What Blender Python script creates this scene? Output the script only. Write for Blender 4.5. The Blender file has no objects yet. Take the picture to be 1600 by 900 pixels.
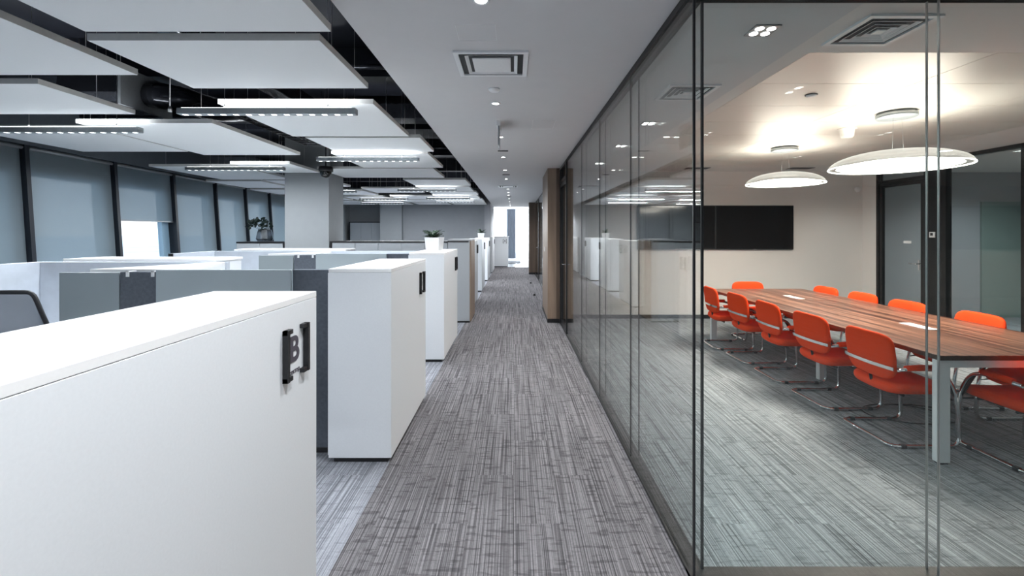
import bpy, bmesh, math, random
from mathutils import Vector, Matrix
random.seed(7)
sc = bpy.context.scene
C = sc.collection

# ------------------------------------------------------------------ camera, world, exposure
cam_d = bpy.data.cameras.new('camera'); cam = bpy.data.objects.new('camera', cam_d); C.objects.link(cam)
cam.location = (0, 0, 1.58); cam.rotation_euler = (math.radians(90), 0, 0)
cam_d.sensor_width = 36; cam_d.lens = 36 * 720 / 1600
cam_d.shift_x = -3 / 1600; cam_d.shift_y = -87 / 1600
cam_d.clip_start = 0.02; cam_d.clip_end = 4000
sc.camera = cam
vs = sc.view_settings
vs.view_transform = 'Standard'; vs.look = 'None'; vs.gamma = 1; vs.exposure = 1.2; vs.use_curve_mapping = False
cy = sc.cycles
cy.use_denoising = True
cy.max_bounces = 9; cy.diffuse_bounces = 5; cy.glossy_bounces = 5; cy.transmission_bounces = 8; cy.transparent_max_bounces = 24
cy.sample_clamp_indirect = 6; cy.blur_glossy = 0.5; cy.caustics_reflective = False; cy.caustics_refractive = False
W = bpy.data.worlds.new('sky'); sc.world = W; W.use_nodes = True
wn = W.node_tree.nodes; wl = W.node_tree.links
bg = wn['Background']; tc = wn.new('ShaderNodeTexCoord'); sx = wn.new('ShaderNodeSeparateXYZ'); rp = wn.new('ShaderNodeValToRGB')
wl.new(tc.outputs['Generated'], sx.inputs[0]); wl.new(sx.outputs['Z'], rp.inputs[0]); wl.new(rp.outputs[0], bg.inputs[0])
rp.color_ramp.elements[0].color = (0.86, 0.93, 1.0, 1); rp.color_ramp.elements[1].color = (0.60, 0.78, 1.0, 1)
SKY = 1.1; LIN_UP = 3.6; LIN_DN = 21.0; SPOT_W = 42.0; PEND_DN = 38.0; PEND_UP = 4.0; MEET_W = 18.0
bg.inputs[1].default_value = SKY
COOL = (0.90, 0.95, 1.0); NEUT = (0.93, 0.965, 1.0); MEETC = (1.0, 0.97, 0.95); WARM = (1.0, 0.87, 0.77)

H = 2.70          # plaster ceiling
GX = 0.81         # face of the glass partition along the corridor
GXI = 0.873
GY = 2.075; GYI = 2.14
TVY = 8.46; RX = 6.40
SLAB = 3.45

# ------------------------------------------------------------------ materials
def nt(name):
    m = bpy.data.materials.new(name); m.use_nodes = True
    return m, m.node_tree.nodes, m.node_tree.links, m.node_tree.nodes['Principled BSDF']
def mat(name, col, rough=0.5, metal=0.0, var=0.03, scale=40, bump=0.0, emit=0.0, spec=0.5, stretch=None):
    m, n, l, p = nt(name)
    tc = n.new('ShaderNodeTexCoord'); mp = n.new('ShaderNodeMapping'); no = n.new('ShaderNodeTexNoise')
    l.new(tc.outputs['Object'], mp.inputs[0]); l.new(mp.outputs[0], no.inputs['Vector'])
    if stretch: mp.inputs['Scale'].default_value = stretch
    no.inputs['Scale'].default_value = scale; no.inputs['Detail'].default_value = 3
    cr = n.new('ShaderNodeValToRGB'); l.new(no.outputs[0], cr.inputs[0])
    cr.color_ramp.elements[0].position = 0.3; cr.color_ramp.elements[1].position = 0.7
    cr.color_ramp.elements[0].color = tuple(max(0, c * (1 - var)) for c in col) + (1,)
    cr.color_ramp.elements[1].color = tuple(min(1, c * (1 + var)) for c in col) + (1,)
    l.new(cr.outputs[0], p.inputs['Base Color'])
    p.inputs['Roughness'].default_value = rough; p.inputs['Metallic'].default_value = metal
    p.inputs['Specular IOR Level'].default_value = spec
    if bump:
        b = n.new('ShaderNodeBump'); b.inputs['Strength'].default_value = bump; b.inputs['Distance'].default_value = 0.002
        l.new(no.outputs[0], b.inputs['Height']); l.new(b.outputs[0], p.inputs['Normal'])
    if emit:
        p.inputs['Emission Color'].default_value = tuple(col) + (1,); p.inputs['Emission Strength'].default_value = emit
    return m
def glow(name, col, s):
    m, n, l, p = nt(name)
    p.inputs['Base Color'].default_value = tuple(col) + (1,)
    p.inputs['Emission Color'].default_value = tuple(col) + (1,); p.inputs['Emission Strength'].default_value = s
    return m
def glass(name, tint, refl=1.0, f0=0.04):
    m, n, l, p = nt(name); n.remove(p)
    out = n['Material Output']
    g = n.new('ShaderNodeNewGeometry'); d = n.new('ShaderNodeVectorMath'); d.operation = 'DOT_PRODUCT'
    l.new(g.outputs['Normal'], d.inputs[0]); l.new(g.outputs['Incoming'], d.inputs[1])
    def ma(op, a, b=None):
        x = n.new('ShaderNodeMath'); x.operation = op
        for i, v in enumerate((a, b)):
            if v is None: continue
            if isinstance(v, (int, float)): x.inputs[i].default_value = v
            else: l.new(v, x.inputs[i])
        return x.outputs[0]
    c = ma('ABSOLUTE', d.outputs['Value'])
    k = ma('POWER', ma('SUBTRACT', 1.0, c), 5.0)
    f = ma('ADD', ma('MULTIPLY', k, (1 - f0) * refl), f0 * refl)
    t = n.new('ShaderNodeBsdfTransparent'); t.inputs[0].default_value = tuple(tint) + (1,)
    gl = n.new('ShaderNodeBsdfGlossy'); gl.inputs['Roughness'].default_value = 0.0
    mx = n.new('ShaderNodeMixShader'); l.new(f, mx.inputs[0]); l.new(t.outputs[0], mx.inputs[1]); l.new(gl.outputs[0], mx.inputs[2])
    l.new(mx.outputs[0], out.inputs['Surface'])
    return m
def veil(name, col, transp, transl):
    """woven cloth: partly open weave, partly translucent, partly opaque"""
    m, n, l, p = nt(name); n.remove(p); out = n['Material Output']
    tc = n.new('ShaderNodeTexCoord'); no = n.new('ShaderNodeTexNoise'); no.inputs['Scale'].default_value = 60
    mp = n.new('ShaderNodeMapping'); mp.inputs['Scale'].default_value = (1, 1, 6)
    l.new(tc.outputs['Object'], mp.inputs[0]); l.new(mp.outputs[0], no.inputs['Vector'])
    cr = n.new('ShaderNodeValToRGB'); l.new(no.outputs[0], cr.inputs[0])
    cr.color_ramp.elements[0].color = tuple(c * 0.94 for c in col) + (1,); cr.color_ramp.elements[1].color = tuple(col) + (1,)
    df = n.new('ShaderNodeBsdfDiffuse'); tl = n.new('ShaderNodeBsdfTranslucent'); tr = n.new('ShaderNodeBsdfTransparent')
    l.new(cr.outputs[0], df.inputs[0]); l.new(cr.outputs[0], tl.inputs[0])
    m1 = n.new('ShaderNodeMixShader'); m1.inputs[0].default_value = transl; l.new(df.outputs[0], m1.inputs[1]); l.new(tl.outputs[0], m1.inputs[2])
    m2 = n.new('ShaderNodeMixShader'); m2.inputs[0].default_value = transp; l.new(m1.outputs[0], m2.inputs[1]); l.new(tr.outputs[0], m2.inputs[2])
    l.new(m2.outputs[0], out.inputs['Surface'])
    return m
def carpet(name, dark, light, blotch=0.55):
    m, n, l, p = nt(name)
    tc = n.new('ShaderNodeTexCoord')
    br = n.new('ShaderNodeTexBrick'); mp = n.new('ShaderNodeMapping'); mp.inputs['Rotation'].default_value = (0, 0, math.pi / 2)
    l.new(tc.outputs['Object'], mp.inputs[0]); l.new(mp.outputs[0], br.inputs['Vector'])
    br.inputs['Scale'].default_value = 1.0; br.inputs['Brick Width'].default_value = 1.0; br.inputs['Row Height'].default_value = 0.25
    br.inputs['Mortar Size'].default_value = 0.0; br.inputs['Color1'].default_value = (0, 0, 0, 1); br.inputs['Color2'].default_value = (1, 1, 1, 1)
    br.inputs['Bias'].default_value = 0
    # plank shift so the pattern breaks at plank edges
    sh = n.new('ShaderNodeVectorMath'); sh.operation = 'SCALE'; sh.inputs['Scale'].default_value = 7.3
    l.new(br.outputs['Color'], sh.inputs[0])
    ad = n.new('ShaderNodeVectorMath'); ad.operation = 'ADD'; l.new(tc.outputs['Object'], ad.inputs[0]); l.new(sh.outputs[0], ad.inputs[1])
    def noise(scale, detail=2.0):
        q = n.new('ShaderNodeMapping'); q.inputs['Scale'].default_value = scale; l.new(ad.outputs[0], q.inputs[0])
        t = n.new('ShaderNodeTexNoise'); t.inputs['Scale'].default_value = 1.0; t.inputs['Detail'].default_value = detail
        l.new(q.outputs[0], t.inputs['Vector']); return t.outputs[0]
    def mr(x, a, b, c, d):
        r = n.new('ShaderNodeMapRange'); l.new(x, r.inputs[0])
        for i, v in enumerate((a, b, c, d)): r.inputs[1 + i].default_value = v
        return r.outputs[0]
    def ma(op, a, b):
        x = n.new('ShaderNodeMath'); x.operation = op
        for i, v in enumerate((a, b)):
            if isinstance(v, (int, float)): x.inputs[i].default_value = v
            else: l.new(v, x.inputs[i])
        return x.outputs[0]
    streak = mr(noise((165, 1.1, 1), 2), 0.34, 0.66, 0, 1)
    bl = mr(noise((9, 38, 1), 2), 0.54, 0.66, 1, 1 - blotch)
    fine = mr(noise((60, 90, 1), 1), 0.3, 0.7, 0.82, 1.0)
    v = ma('MULTIPLY', ma('MULTIPLY', ma('ADD', ma('MULTIPLY', streak, 0.85), 0.15), bl), fine)
    cr = n.new('ShaderNodeValToRGB'); l.new(v, cr.inputs[0])
    cr.color_ramp.elements[0].color = tuple(dark) + (1,); cr.color_ramp.elements[1].color = tuple(light) + (1,)
    l.new(cr.outputs[0], p.inputs['Base Color']); p.inputs['Roughness'].default_value = 0.95; p.inputs['Specular IOR Level'].default_value = 0.1
    b = n.new('ShaderNodeBump'); b.inputs['Strength'].default_value = 0.4; b.inputs['Distance'].default_value = 0.003
    l.new(v, b.inputs['Height']); l.new(b.outputs[0], p.inputs['Normal'])
    return m
def wood(name, a, b, rough=0.35, sc_=(38, 1.1, 30), coat=0.0):
    m, n, l, p = nt(name)
    tc = n.new('ShaderNodeTexCoord'); mp = n.new('ShaderNodeMapping'); mp.inputs['Scale'].default_value = sc_
    no = n.new('ShaderNodeTexNoise'); no.inputs['Scale'].default_value = 1; no.inputs['Detail'].default_value = 5; no.inputs['Distortion'].default_value = 0.3
    l.new(tc.outputs['Object'], mp.inputs[0]); l.new(mp.outputs[0], no.inputs['Vector'])
    cr = n.new('ShaderNodeValToRGB'); l.new(no.outputs[0], cr.inputs[0])
    cr.color_ramp.elements[0].position = 0.38; cr.color_ramp.elements[1].position = 0.62
    cr.color_ramp.elements[0].color = tuple(a) + (1,); cr.color_ramp.elements[1].color = tuple(b) + (1,)
    l.new(cr.outputs[0], p.inputs['Base Color']); p.inputs['Roughness'].default_value = rough
    p.inputs['Coat Weight'].default_value = coat
    return m

M = dict(
    carpet=carpet('carpet_dark', (0.036, 0.034, 0.037), (0.27, 0.258, 0.268), 0.50),
    carpet2=carpet('carpet_light', (0.10, 0.105, 0.12), (0.42, 0.435, 0.48), 0.3),
    carpet3=carpet('carpet_meeting', (0.060, 0.066, 0.072), (0.50, 0.53, 0.555), 0.38),
    tile=mat('pale_floor_tile', (0.60, 0.63, 0.66), 0.2, var=0.05, scale=3),
    plaster=mat('white_plaster', (0.66, 0.66, 0.67), 0.85, var=0.01, scale=8),
    wallw=mat('warm_white_paint', (0.78, 0.745, 0.72), 0.8, var=0.01, scale=8),
    greydoor=mat('grey_laminate', (0.40, 0.425, 0.45), 0.45, var=0.015),
    wallg=mat('grey_paint', (0.34, 0.355, 0.37), 0.8, var=0.02, scale=6),
    walll=mat('light_grey_paint', (0.42, 0.43, 0.45), 0.8, var=0.02, scale=6),
    colg=mat('column_paint', (0.34, 0.36, 0.37), 0.75, var=0.015, scale=8),
    brown=wood('brown_veneer', (0.20, 0.145, 0.105), (0.27, 0.20, 0.15), 0.5, (9, 9, 0.8)),
    brown2=wood('dark_brown_veneer', (0.09, 0.062, 0.045), (0.13, 0.09, 0.065), 0.45, (9, 9, 0.8)),
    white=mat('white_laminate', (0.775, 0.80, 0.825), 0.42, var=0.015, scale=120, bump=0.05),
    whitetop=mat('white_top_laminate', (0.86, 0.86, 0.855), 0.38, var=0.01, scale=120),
    raftedge=mat('raft_edge', (0.62, 0.62, 0.60), 0.8, var=0.03),
    raft=mat('raft_fleece', (0.90, 0.92, 0.92), 0.9, var=0.01, scale=200),
    felt_pale=mat('pale_felt', (0.50, 0.54, 0.60), 0.95, var=0.06, scale=9, bump=0.2),
    felt_dark=mat('dark_felt', (0.085, 0.097, 0.118), 0.95, var=0.14, scale=40, bump=0.3),
    screen=mat('grey_screen', (0.225, 0.26, 0.275), 0.35, var=0.02, scale=5),
    screen2=mat('light_grey_screen', (0.30, 0.345, 0.365), 0.3, var=0.02, scale=5),
    black=mat('black_plastic', (0.012, 0.012, 0.014), 0.4, var=0.1),
    blackm=mat('black_metal', (0.018, 0.019, 0.021), 0.35, 0.3, var=0.1),
    plenum=mat('plenum_black', (0.018, 0.020, 0.028), 0.4, 0.3, var=0.3, scale=5),
    duct=mat('duct_black', (0.022, 0.024, 0.030), 0.2, 0.5, var=0.2, scale=10),
    railg=mat('dark_bronze_rail', (0.016, 0.016, 0.016), 0.55, 0.0, var=0.08),
    alu=mat('grey_aluminium', (0.30, 0.32, 0.335), 0.4, 0.5, var=0.04),
    chrome=mat('chrome', (0.72, 0.72, 0.74), 0.12, 1.0, var=0.03),
    steel=mat('brushed_steel', (0.62, 0.61, 0.60), 0.3, 0.9, var=0.03, stretch=(1, 1, 8)),
    orange=mat('orange_fabric', (0.80, 0.060, 0.010), 0.9, var=0.08, scale=300, bump=0.3, spec=0.2),
    walnut=wood('walnut_top', (0.046, 0.019, 0.013), (0.25, 0.120, 0.078), 0.30, (26, 0.5, 10)),
    darkedge=mat('dark_edge_band', (0.055, 0.035, 0.028), 0.4, var=0.1),
    powder=mat('white_powder_coat', (0.76, 0.77, 0.78), 0.35, var=0.01),
    metalc=mat('satin_ceiling_metal', (0.80, 0.755, 0.70), 0.40, 0.35, var=0.02, scale=3, stretch=(1, 12, 1)),
    metalgap=mat('ceiling_seam', (0.86, 0.82, 0.78), 0.5, var=0.02),
    tv=mat('tv_glass', (0.010, 0.009, 0.009), 0.10, var=0.1, spec=0.6),
    vent=mat('vent_white', (0.80, 0.81, 0.82), 0.5, var=0.02),
    ventd=mat('vent_inside', (0.035, 0.037, 0.04), 0.7, var=0.1),
    letter=mat('letter_grey', (0.075, 0.065, 0.085), 0.5, var=0.05),
    leaf=mat('leaf_green', (0.022, 0.045, 0.026), 0.45, var=0.35, scale=30),
    leaf2=mat('dark_eucalyptus', (0.012, 0.024, 0.020), 0.5, var=0.35, scale=30),
    soil=mat('soil', (0.03, 0.022, 0.016), 0.9, var=0.3),
    jamb=mat('pale_blue_frame', (0.42, 0.62, 0.78), 0.5, var=0.03),
    facade=mat('facade_frame', (0.10, 0.12, 0.14), 0.6, var=0.05),
    mullion=mat('mullion_dark', (0.012, 0.016, 0.024), 0.4, var=0.1),
    snow=mat('snowy_plain', (0.70, 0.76, 0.84), 0.9, var=0.22, scale=0.02),
    pane=glass('clear_partition_glass', (0.960, 0.980, 0.976), 0.9),
    pane2=glass('window_glass', (0.96, 0.98, 0.99), 0.8),
    vase=glass('vase_glass', (0.80, 0.80, 0.82), 2.6, 0.09),
    blind=veil('blind_weave', (0.42, 0.50, 0.54), 0.21, 0.5),
    meshb=veil('chair_mesh', (0.10, 0.115, 0.14), 0.22, 0.1),
    sheer=glow('frosted_end_window', (0.80, 0.92, 1.0), 1.0),
    led=glow('led_lens', (0.93, 0.97, 1.0), 2.0),
    ledup=glow('led_up_lens', (0.93, 0.97, 1.0), 4.0),
    bulb=glow('downlight_lens', (1.0, 0.98, 0.95), 12.0),
    lens=glow('pendant_lens', (1.0, 0.93, 0.84), 3.2),
    plast=mat('cream_plastic', (0.80, 0.78, 0.72), 0.5, var=0.01),
    sticker=mat('white_paper', (0.8, 0.8, 0.8), 0.8, var=0.02),
    darkwin=mat('dark_end_curtain', (0.07, 0.085, 0.11), 0.8, var=0.2, scale=4, stretch=(8, 8, 0.3)),
    panelg=mat('green_grey_panel', (0.26, 0.33, 0.31), 0.4, var=0.02),
    cable=mat('cable_black', (0.01, 0.01, 0.01), 0.5, var=0.1),
)
def shell_mat():
    m, n, l, p = nt('pendant_shell'); n.remove(p); out = n['Material Output']
    tr = n.new('ShaderNodeBsdfTransparent'); em = n.new('ShaderNodeEmission'); gl = n.new('ShaderNodeBsdfGlossy'); gl.inputs['Roughness'].default_value = 0.05
    em.inputs[0].default_value = (1.0, 0.90, 0.80, 1); em.inputs[1].default_value = 0.8
    lw = n.new('ShaderNodeLayerWeight'); lw.inputs[0].default_value = 0.12
    m1 = n.new('ShaderNodeMixShader'); m1.inputs[0].default_value = 0.15; l.new(em.outputs[0], m1.inputs[1]); l.new(gl.outputs[0], m1.inputs[2])
    m2 = n.new('ShaderNodeMixShader'); l.new(lw.outputs['Facing'], m2.inputs[0]); l.new(tr.outputs[0], m2.inputs[1]); l.new(m1.outputs[0], m2.inputs[2])
    l.new(m2.outputs[0], out.inputs['Surface']); return m
M['shell'] = shell_mat()

# ------------------------------------------------------------------ mesh helpers
def B(): return bmesh.new()
def bx(bm, x0, x1, y0, y1, z0, z1, bev=0.0, seg=2):
    t = bmesh.new(); r = bmesh.ops.create_cube(t, size=1)
    for v in t.verts:
        v.co = Vector(((x0 + x1) / 2 + v.co.x * (x1 - x0), (y0 + y1) / 2 + v.co.y * (y1 - y0), (z0 + z1) / 2 + v.co.z * (z1 - z0)))
    if bev: bmesh.ops.bevel(t, geom=t.edges[:], offset=bev, segments=seg, affect='EDGES', profile=0.5)
    add(bm, t); return bm
def add(bm, t, mtx=None):
    mp = {}
    for v in t.verts: mp[v] = bm.verts.new(mtx @ v.co if mtx else v.co)
    for f in t.faces:
        try: nf = bm.faces.new([mp[v] for v in f.verts]); nf.smooth = f.smooth
        except ValueError: pass
    t.free()
def tube(bm, pts, r, seg=10, closed=False):
    pts = [Vector(p) for p in pts]; n = len(pts); rings = []
    prev = None
    for i, p in enumerate(pts):
        a = pts[i - 1] if (i > 0 or closed) else p
        b = pts[(i + 1) % n] if (i < n - 1 or closed) else p
        d = (b - a).normalized()
        if prev is None:
            u = d.orthogonal().normalized()
        else:
            u = prev - d * prev.dot(d); u = u.normalized() if u.length > 1e-6 else d.orthogonal().normalized()
        prev = u; w = d.cross(u)
        rr = r[i] if isinstance(r, (list, tuple)) else r
        rings.append([bm.verts.new(p + (u * math.cos(t) + w * math.sin(t)) * rr) for t in [2 * math.pi * k / seg for k in range(seg)]])
    m = n if closed else n - 1
    for i in range(m):
        A, Bq = rings[i], rings[(i + 1) % n]
        for k in range(seg):
            f = bm.faces.new((A[k], A[(k + 1) % seg], Bq[(k + 1) % seg], Bq[k])); f.smooth = True
    if not closed:
        bm.faces.new(rings[0][::-1]); bm.faces.new(rings[-1])
    return bm
def fillet(pts, rad, seg=5):
    """round the corners of a polyline"""
    pts = [Vector(p) for p in pts]; out = [pts[0]]
    for i in range(1, len(pts) - 1):
        a, p, b = pts[i - 1], pts[i], pts[i + 1]
        da, db = (a - p), (b - p); r = min(rad, da.length * 0.49, db.length * 0.49)
        s, e = p + da.normalized() * r, p + db.normalized() * r
        for k in range(seg + 1):
            t = k / seg; out.append(s * (1 - t) ** 2 + p * 2 * t * (1 - t) + e * t * t)
    out.append(pts[-1]); return out
def lathe(bm, prof, c=(0, 0, 0), seg=32, smooth=True):
    rings = []
    for r, z in prof:
        rings.append([bm.verts.new((c[0] + r * math.cos(2 * math.pi * k / seg), c[1] + r * math.sin(2 * math.pi * k / seg), c[2] + z)) for k in range(seg)] if r > 1e-5 else [bm.verts.new((c[0], c[1], c[2] + z))])
    for A, Q in zip(rings, rings[1:]):
        for k in range(seg):
            k2 = (k + 1) % seg
            vs_ = [A[k % len(A)], A[k2 % len(A)], Q[k2 % len(Q)], Q[k % len(Q)]]
            u = []
            for v in vs_:
                if v not in u: u.append(v)
            if len(u) > 2:
                try: f = bm.faces.new(u); f.smooth = smooth
                except ValueError: pass
    return bm
def cyl(bm, x, y, z0, z1, r, seg=20):
    return lathe(bm, [(0, z0), (r, z0), (r, z1), (0, z1)], (x, y, 0), seg, False)
def pad(bm, w, h, t, corner, fn, n=40):
    """soft cushion: rounded outline w x h, thickness t; fn maps (u, v, s) to a point"""
    out = []
    for k in range(n):
        a = 2 * math.pi * k / n; ca, sa = math.cos(a), math.sin(a); e = 2 / corner
        out.append((w / 2 * math.copysign(abs(ca) ** e, ca), h / 2 * math.copysign(abs(sa) ** e, sa)))
    S = [1.0, 0.985, 0.95, 0.88, 0.7, 0.45, 0.2]
    def th(s): return t / 2 * (1 - s ** 14) ** 0.5
    sides = []
    rim = [bm.verts.new(fn(u, v, 0)) for u, v in out]
    for sg in (1, -1):
        rings = [rim]
        for s in S[1:]: rings.append([bm.verts.new(fn(u * s, v * s, sg * th(s))) for u, v in out])
        c = bm.verts.new(fn(0, 0, sg * t / 2))
        for A, Q in zip(rings, rings[1:]):
            for k in range(n):
                f = bm.faces.new((A[k], A[(k + 1) % n], Q[(k + 1) % n], Q[k]) if sg > 0 else (Q[k], Q[(k + 1) % n], A[(k + 1) % n], A[k])); f.smooth = True
        for k in range(n):
            q = rings[-1]; f = bm.faces.new((q[k], q[(k + 1) % n], c) if sg > 0 else (c, q[(k + 1) % n], q[k])); f.smooth = True
    return bm
def prism(bm, poly, z0, z1):
    a = [bm.verts.new((x, y, z0)) for x, y in poly]; b = [bm.verts.new((x, y, z1)) for x, y in poly]; n = len(poly)
    for k in range(n): bm.faces.new((a[k], a[(k + 1) % n], b[(k + 1) % n], b[k]))
    bm.faces.new(a[::-1]); bm.faces.new(b); return bm

WM = {}
def wm(o):
    if o is None: return Matrix.Identity(4)
    return WM[o.name]
def reg(o, parent=None):
    loc = Matrix.Translation(o.location) @ o.rotation_euler.to_matrix().to_4x4()
    WM[o.name] = (wm(parent) if parent else Matrix.Identity(4)) @ loc
def ob(name, bm, m, parent=None, label=None, cat=None, group=None, kind=None, local=False, bev=0.0):
    """link ONE mesh object; coordinates are world ones and become local to the parent (local=True: already local)"""
    bmesh.ops.recalc_face_normals(bm, faces=bm.faces[:])
    me = bpy.data.meshes.new(name); 
    if parent is not None and not local: bmesh.ops.transform(bm, matrix=wm(parent).inverted(), verts=bm.verts[:])
    elif parent is None and not local and len(bm.verts):
        xs = [v.co.x for v in bm.verts]; ys = [v.co.y for v in bm.verts]; zs = [v.co.z for v in bm.verts]
        base = Vector(((min(xs) + max(xs)) / 2, (min(ys) + max(ys)) / 2, min(zs)))
        if kind is None: bmesh.ops.translate(bm, vec=-base, verts=bm.verts[:])
    bm.to_mesh(me); bm.free()
    o = bpy.data.objects.new(name, me); C.objects.link(o)
    if parent is None and not local and kind is None: o.location = base
    if isinstance(m, str): m = M[m]
    me.materials.append(m)
    if parent is not None: o.parent = parent
    reg(o, parent)
    if bev:
        md = o.modifiers.new('bevel', 'BEVEL'); md.width = bev; md.segments = 2; md.limit_method = 'ANGLE'
    if label: o['label'] = label
    if cat: o['category'] = cat
    if group: o['group'] = group
    if kind: o['kind'] = kind
    return o
def thing(name, label, cat, loc=(0, 0, 0), rotz=0.0, group=None):
    o = bpy.data.objects.new(name, None); C.objects.link(o); o.location = loc; o.rotation_euler = (0, 0, rotz)
    o.empty_display_size = 0.1; o['label'] = label; o['category'] = cat
    if group: o['group'] = group
    reg(o); return o
def struct(name, bm, m, parent=None): return ob(name, bm, m, parent, kind=None if parent else 'structure')
def sthing(name, loc=(0, 0, 0)):
    o = bpy.data.objects.new(name, None); C.objects.link(o); o.location = loc; o['kind'] = 'structure'; reg(o); return o
def dup(root, loc, rotz, label, group=None):
    r = root.copy(); C.objects.link(r); r.location = loc; r.rotation_euler = (0, 0, rotz); r['label'] = label
    if group: r['group'] = group
    reg(r)
    for ch in list(root.children):
        c = ch.copy(); C.objects.link(c); c.parent = r; reg(c, r)
        for g in list(ch.children):
            d = g.copy(); C.objects.link(d); d.parent = c; reg(d, c)
    return r
def box(name, x0, x1, y0, y1, z0, z1, m, parent=None, bev=0.0, **k):
    return ob(name, bx(B(), x0, x1, y0, y1, z0, z1, bev), m, parent, **k)
def light(name, kind, loc, rot, parent, energy, col, **k):
    d = bpy.data.lights.new(name, kind); d.energy = energy; d.color = col
    for a, v in k.items(): setattr(d, a, v)
    o = bpy.data.objects.new(name, d); C.objects.link(o)
    o.parent = parent; o.location = wm(parent).inverted() @ Vector(loc); o.rotation_euler = rot
    return o
def textmesh(s, size, extrude, bold=0.0):
    cu = bpy.data.curves.new('lettering', 'FONT'); cu.body = s; cu.size = size; cu.extrude = extrude; cu.offset = bold
    cu.align_x = 'CENTER'; cu.align_y = 'CENTER'
    t = bpy.data.objects.new('lettering', cu); C.objects.link(t)
    dg = bpy.context.evaluated_depsgraph_get(); me = bpy.data.meshes.new_from_object(t.evaluated_get(dg))
    bm = bmesh.new(); bm.from_mesh(me); bpy.data.objects.remove(t); bpy.data.curves.remove(cu); bpy.data.meshes.remove(me)
    return bm
ORD = ['nearest', 'second', 'third', 'fourth', 'fifth', 'sixth', 'seventh', 'eighth', 'ninth', 'tenth', 'eleventh', 'twelfth', 'thirteenth', 'fourteenth']

# ------------------------------------------------------------------ shell of the building
YB = -7.0
struct('floor', bx(B(), -0.855, GX + 0.03, YB, 21.0, -0.1, 0), 'carpet')
struct('floor', bx(B(), -9.5, -0.855, YB, 21.0, -0.1, 0), 'carpet2')
struct('floor', bx(B(), GX + 0.03, 13.0, YB, 21.0, -0.1, 0), 'carpet3')
struct('floor', bx(B(), -9.5, 13.0, 21.0, 29.0, -0.1, 0), 'tile')
# plaster ceiling of the corridor (thin slab with its vertical edge towards the open office)
struct('ceiling', bx(B(), -0.884, GX + 0.9, YB, 20.3, H, H + 0.10), 'plaster')
c = B(); bx(c, GX + 0.9, 13, YB, 2.87, H, H + 0.10); bx(c, 1.71, 1.84, 2.87, 8.6, H, H + 0.10); bx(c, 5.37, 13, 2.87, 8.6, H, H + 0.10)
bx(c, 1.84, 5.37, 7.72, 8.6, H, H + 0.10); bx(c, GX + 0.9, 13, 8.6, 20.3, H, H + 0.10)
struct('ceiling', c, 'wallw')
struct('ceiling', bx(B(), -9.5, 13, YB, 29, SLAB, SLAB + 0.2), 'plenum')
struct('ceiling', bx(B(), -1.3, 3, 20.3, 28.6, 3.0, 3.1), 'plaster')
struct('trim_1', bx(B(), -0.884, 3, 20.3, 20.36, H + 0.1, 3.0), 'plaster')
# satin metal ceiling of the meeting room: planks with fine seams
c = B()
xs = [1.84, 3.015, 4.19, 5.37]; y = 2.87; rows = []
while y < 7.70: rows.append((y, min(y + 0.603, 7.72))); y += 0.603
for a, b in zip(xs, xs[1:]):
    for (p, q) in rows: bx(c, a + 0.003, b - 0.003, p + 0.003, q - 0.003, H, H + 0.03)
struct('ceiling', c, 'metalc')
struct('ceiling', bx(B(), 1.84, 5.37, 2.87, 7.72, H + 0.008, H + 0.09), 'metalgap')
# beams under the slab
for i, yy in enumerate([0.4, 2.3, 4.7, 7.1, 9.5, 11.9, 14.3, 16.4]):
    struct('trim_2', bx(B(), -9.0, -0.95, yy, yy + 0.22, SLAB - 0.28, SLAB), 'plenum')
# outer walls
struct('wall_back', bx(B(), -9.5, -5.0, YB - 0.2, YB, 0, SLAB), 'walll')
c = B(); bx(c, -9.5, 13, YB - 0.2, YB, 2.6, SLAB); bx(c, 11, 13, YB - 0.2, YB, 0, 2.6); bx(c, -3.6, 11, YB - 0.2, YB, 0, 2.6)
struct('wall_back', c, 'walll')
struct('wall_right', bx(B(), 12.8, 13.0, YB, 20.3, 0, SLAB), 'walll')
# end wall of the open office
struct('wall_end', bx(B(), -4.14, -1.10, 17.2, 17.4, 0, SLAB), 'wallg')
struct('wall_end', bx(B(), -1.10, -0.884, 17.12, 20.3, 0, SLAB), 'walll')
struct('wall_end', bx(B(), -4.94, -4.14, 17.0, 17.9, 0, SLAB), 'colg')
struct('wall_end', bx(B(), -9.4, -4.94, 18.1, 18.3, 0, SLAB), 'wallg')
struct('trim_3', bx(B(), -6.62, -6.45, 17.6, 18.1, 0, SLAB), 'colg')
# far end of the corridor
struct('wall_far', bx(B(), 0.93, 3.0, 20.3, 28.6, 0, 3.1), 'wallw')
struct('wall_far', bx(B(), -1.5, -1.4, 20.3, 28.6, 0, 3.1), 'wallw')
wf = sthing('window_1', (0, 28.5, 0))
box('pane', -1.40, 0.93, 28.5, 28.55, 0.24, 3.0, 'sheer', wf)
c = B()
for xx in (-1.40, -0.62, 0.06, 0.86): bx(c, xx, xx + 0.07, 28.40, 28.5, 0.24, 3.0)
bx(c, -1.40, 0.93, 28.38, 28.5, 0.20, 0.28); bx(c, -1.40, 0.93, 28.38, 28.5, 2.93, 3.0)
ob('window_frame', c, 'powder', wf)
box('window_sill', -1.40, 0.93, 28.15, 28.38, 0, 0.24, 'powder', wf, 0.01)
c = B()
for k in range(8):
    a = -0.42 + k * 0.065; lathe(c, [(0.042, 0), (0.042, 2.99)], (a + 0.03, 27.9, 0.01), 10)
ob('curtain', c, 'darkwin', label='dark blue-grey floor length curtain at the bright end window of the corridor', cat='curtain')
box('floor_mat', -0.36, 0.34, 23.3, 25.2, 0.0, 0.015, 'felt_dark', bev=0.004, label='dark entrance mat on the pale floor at the end of the corridor', cat='mat')
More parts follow.
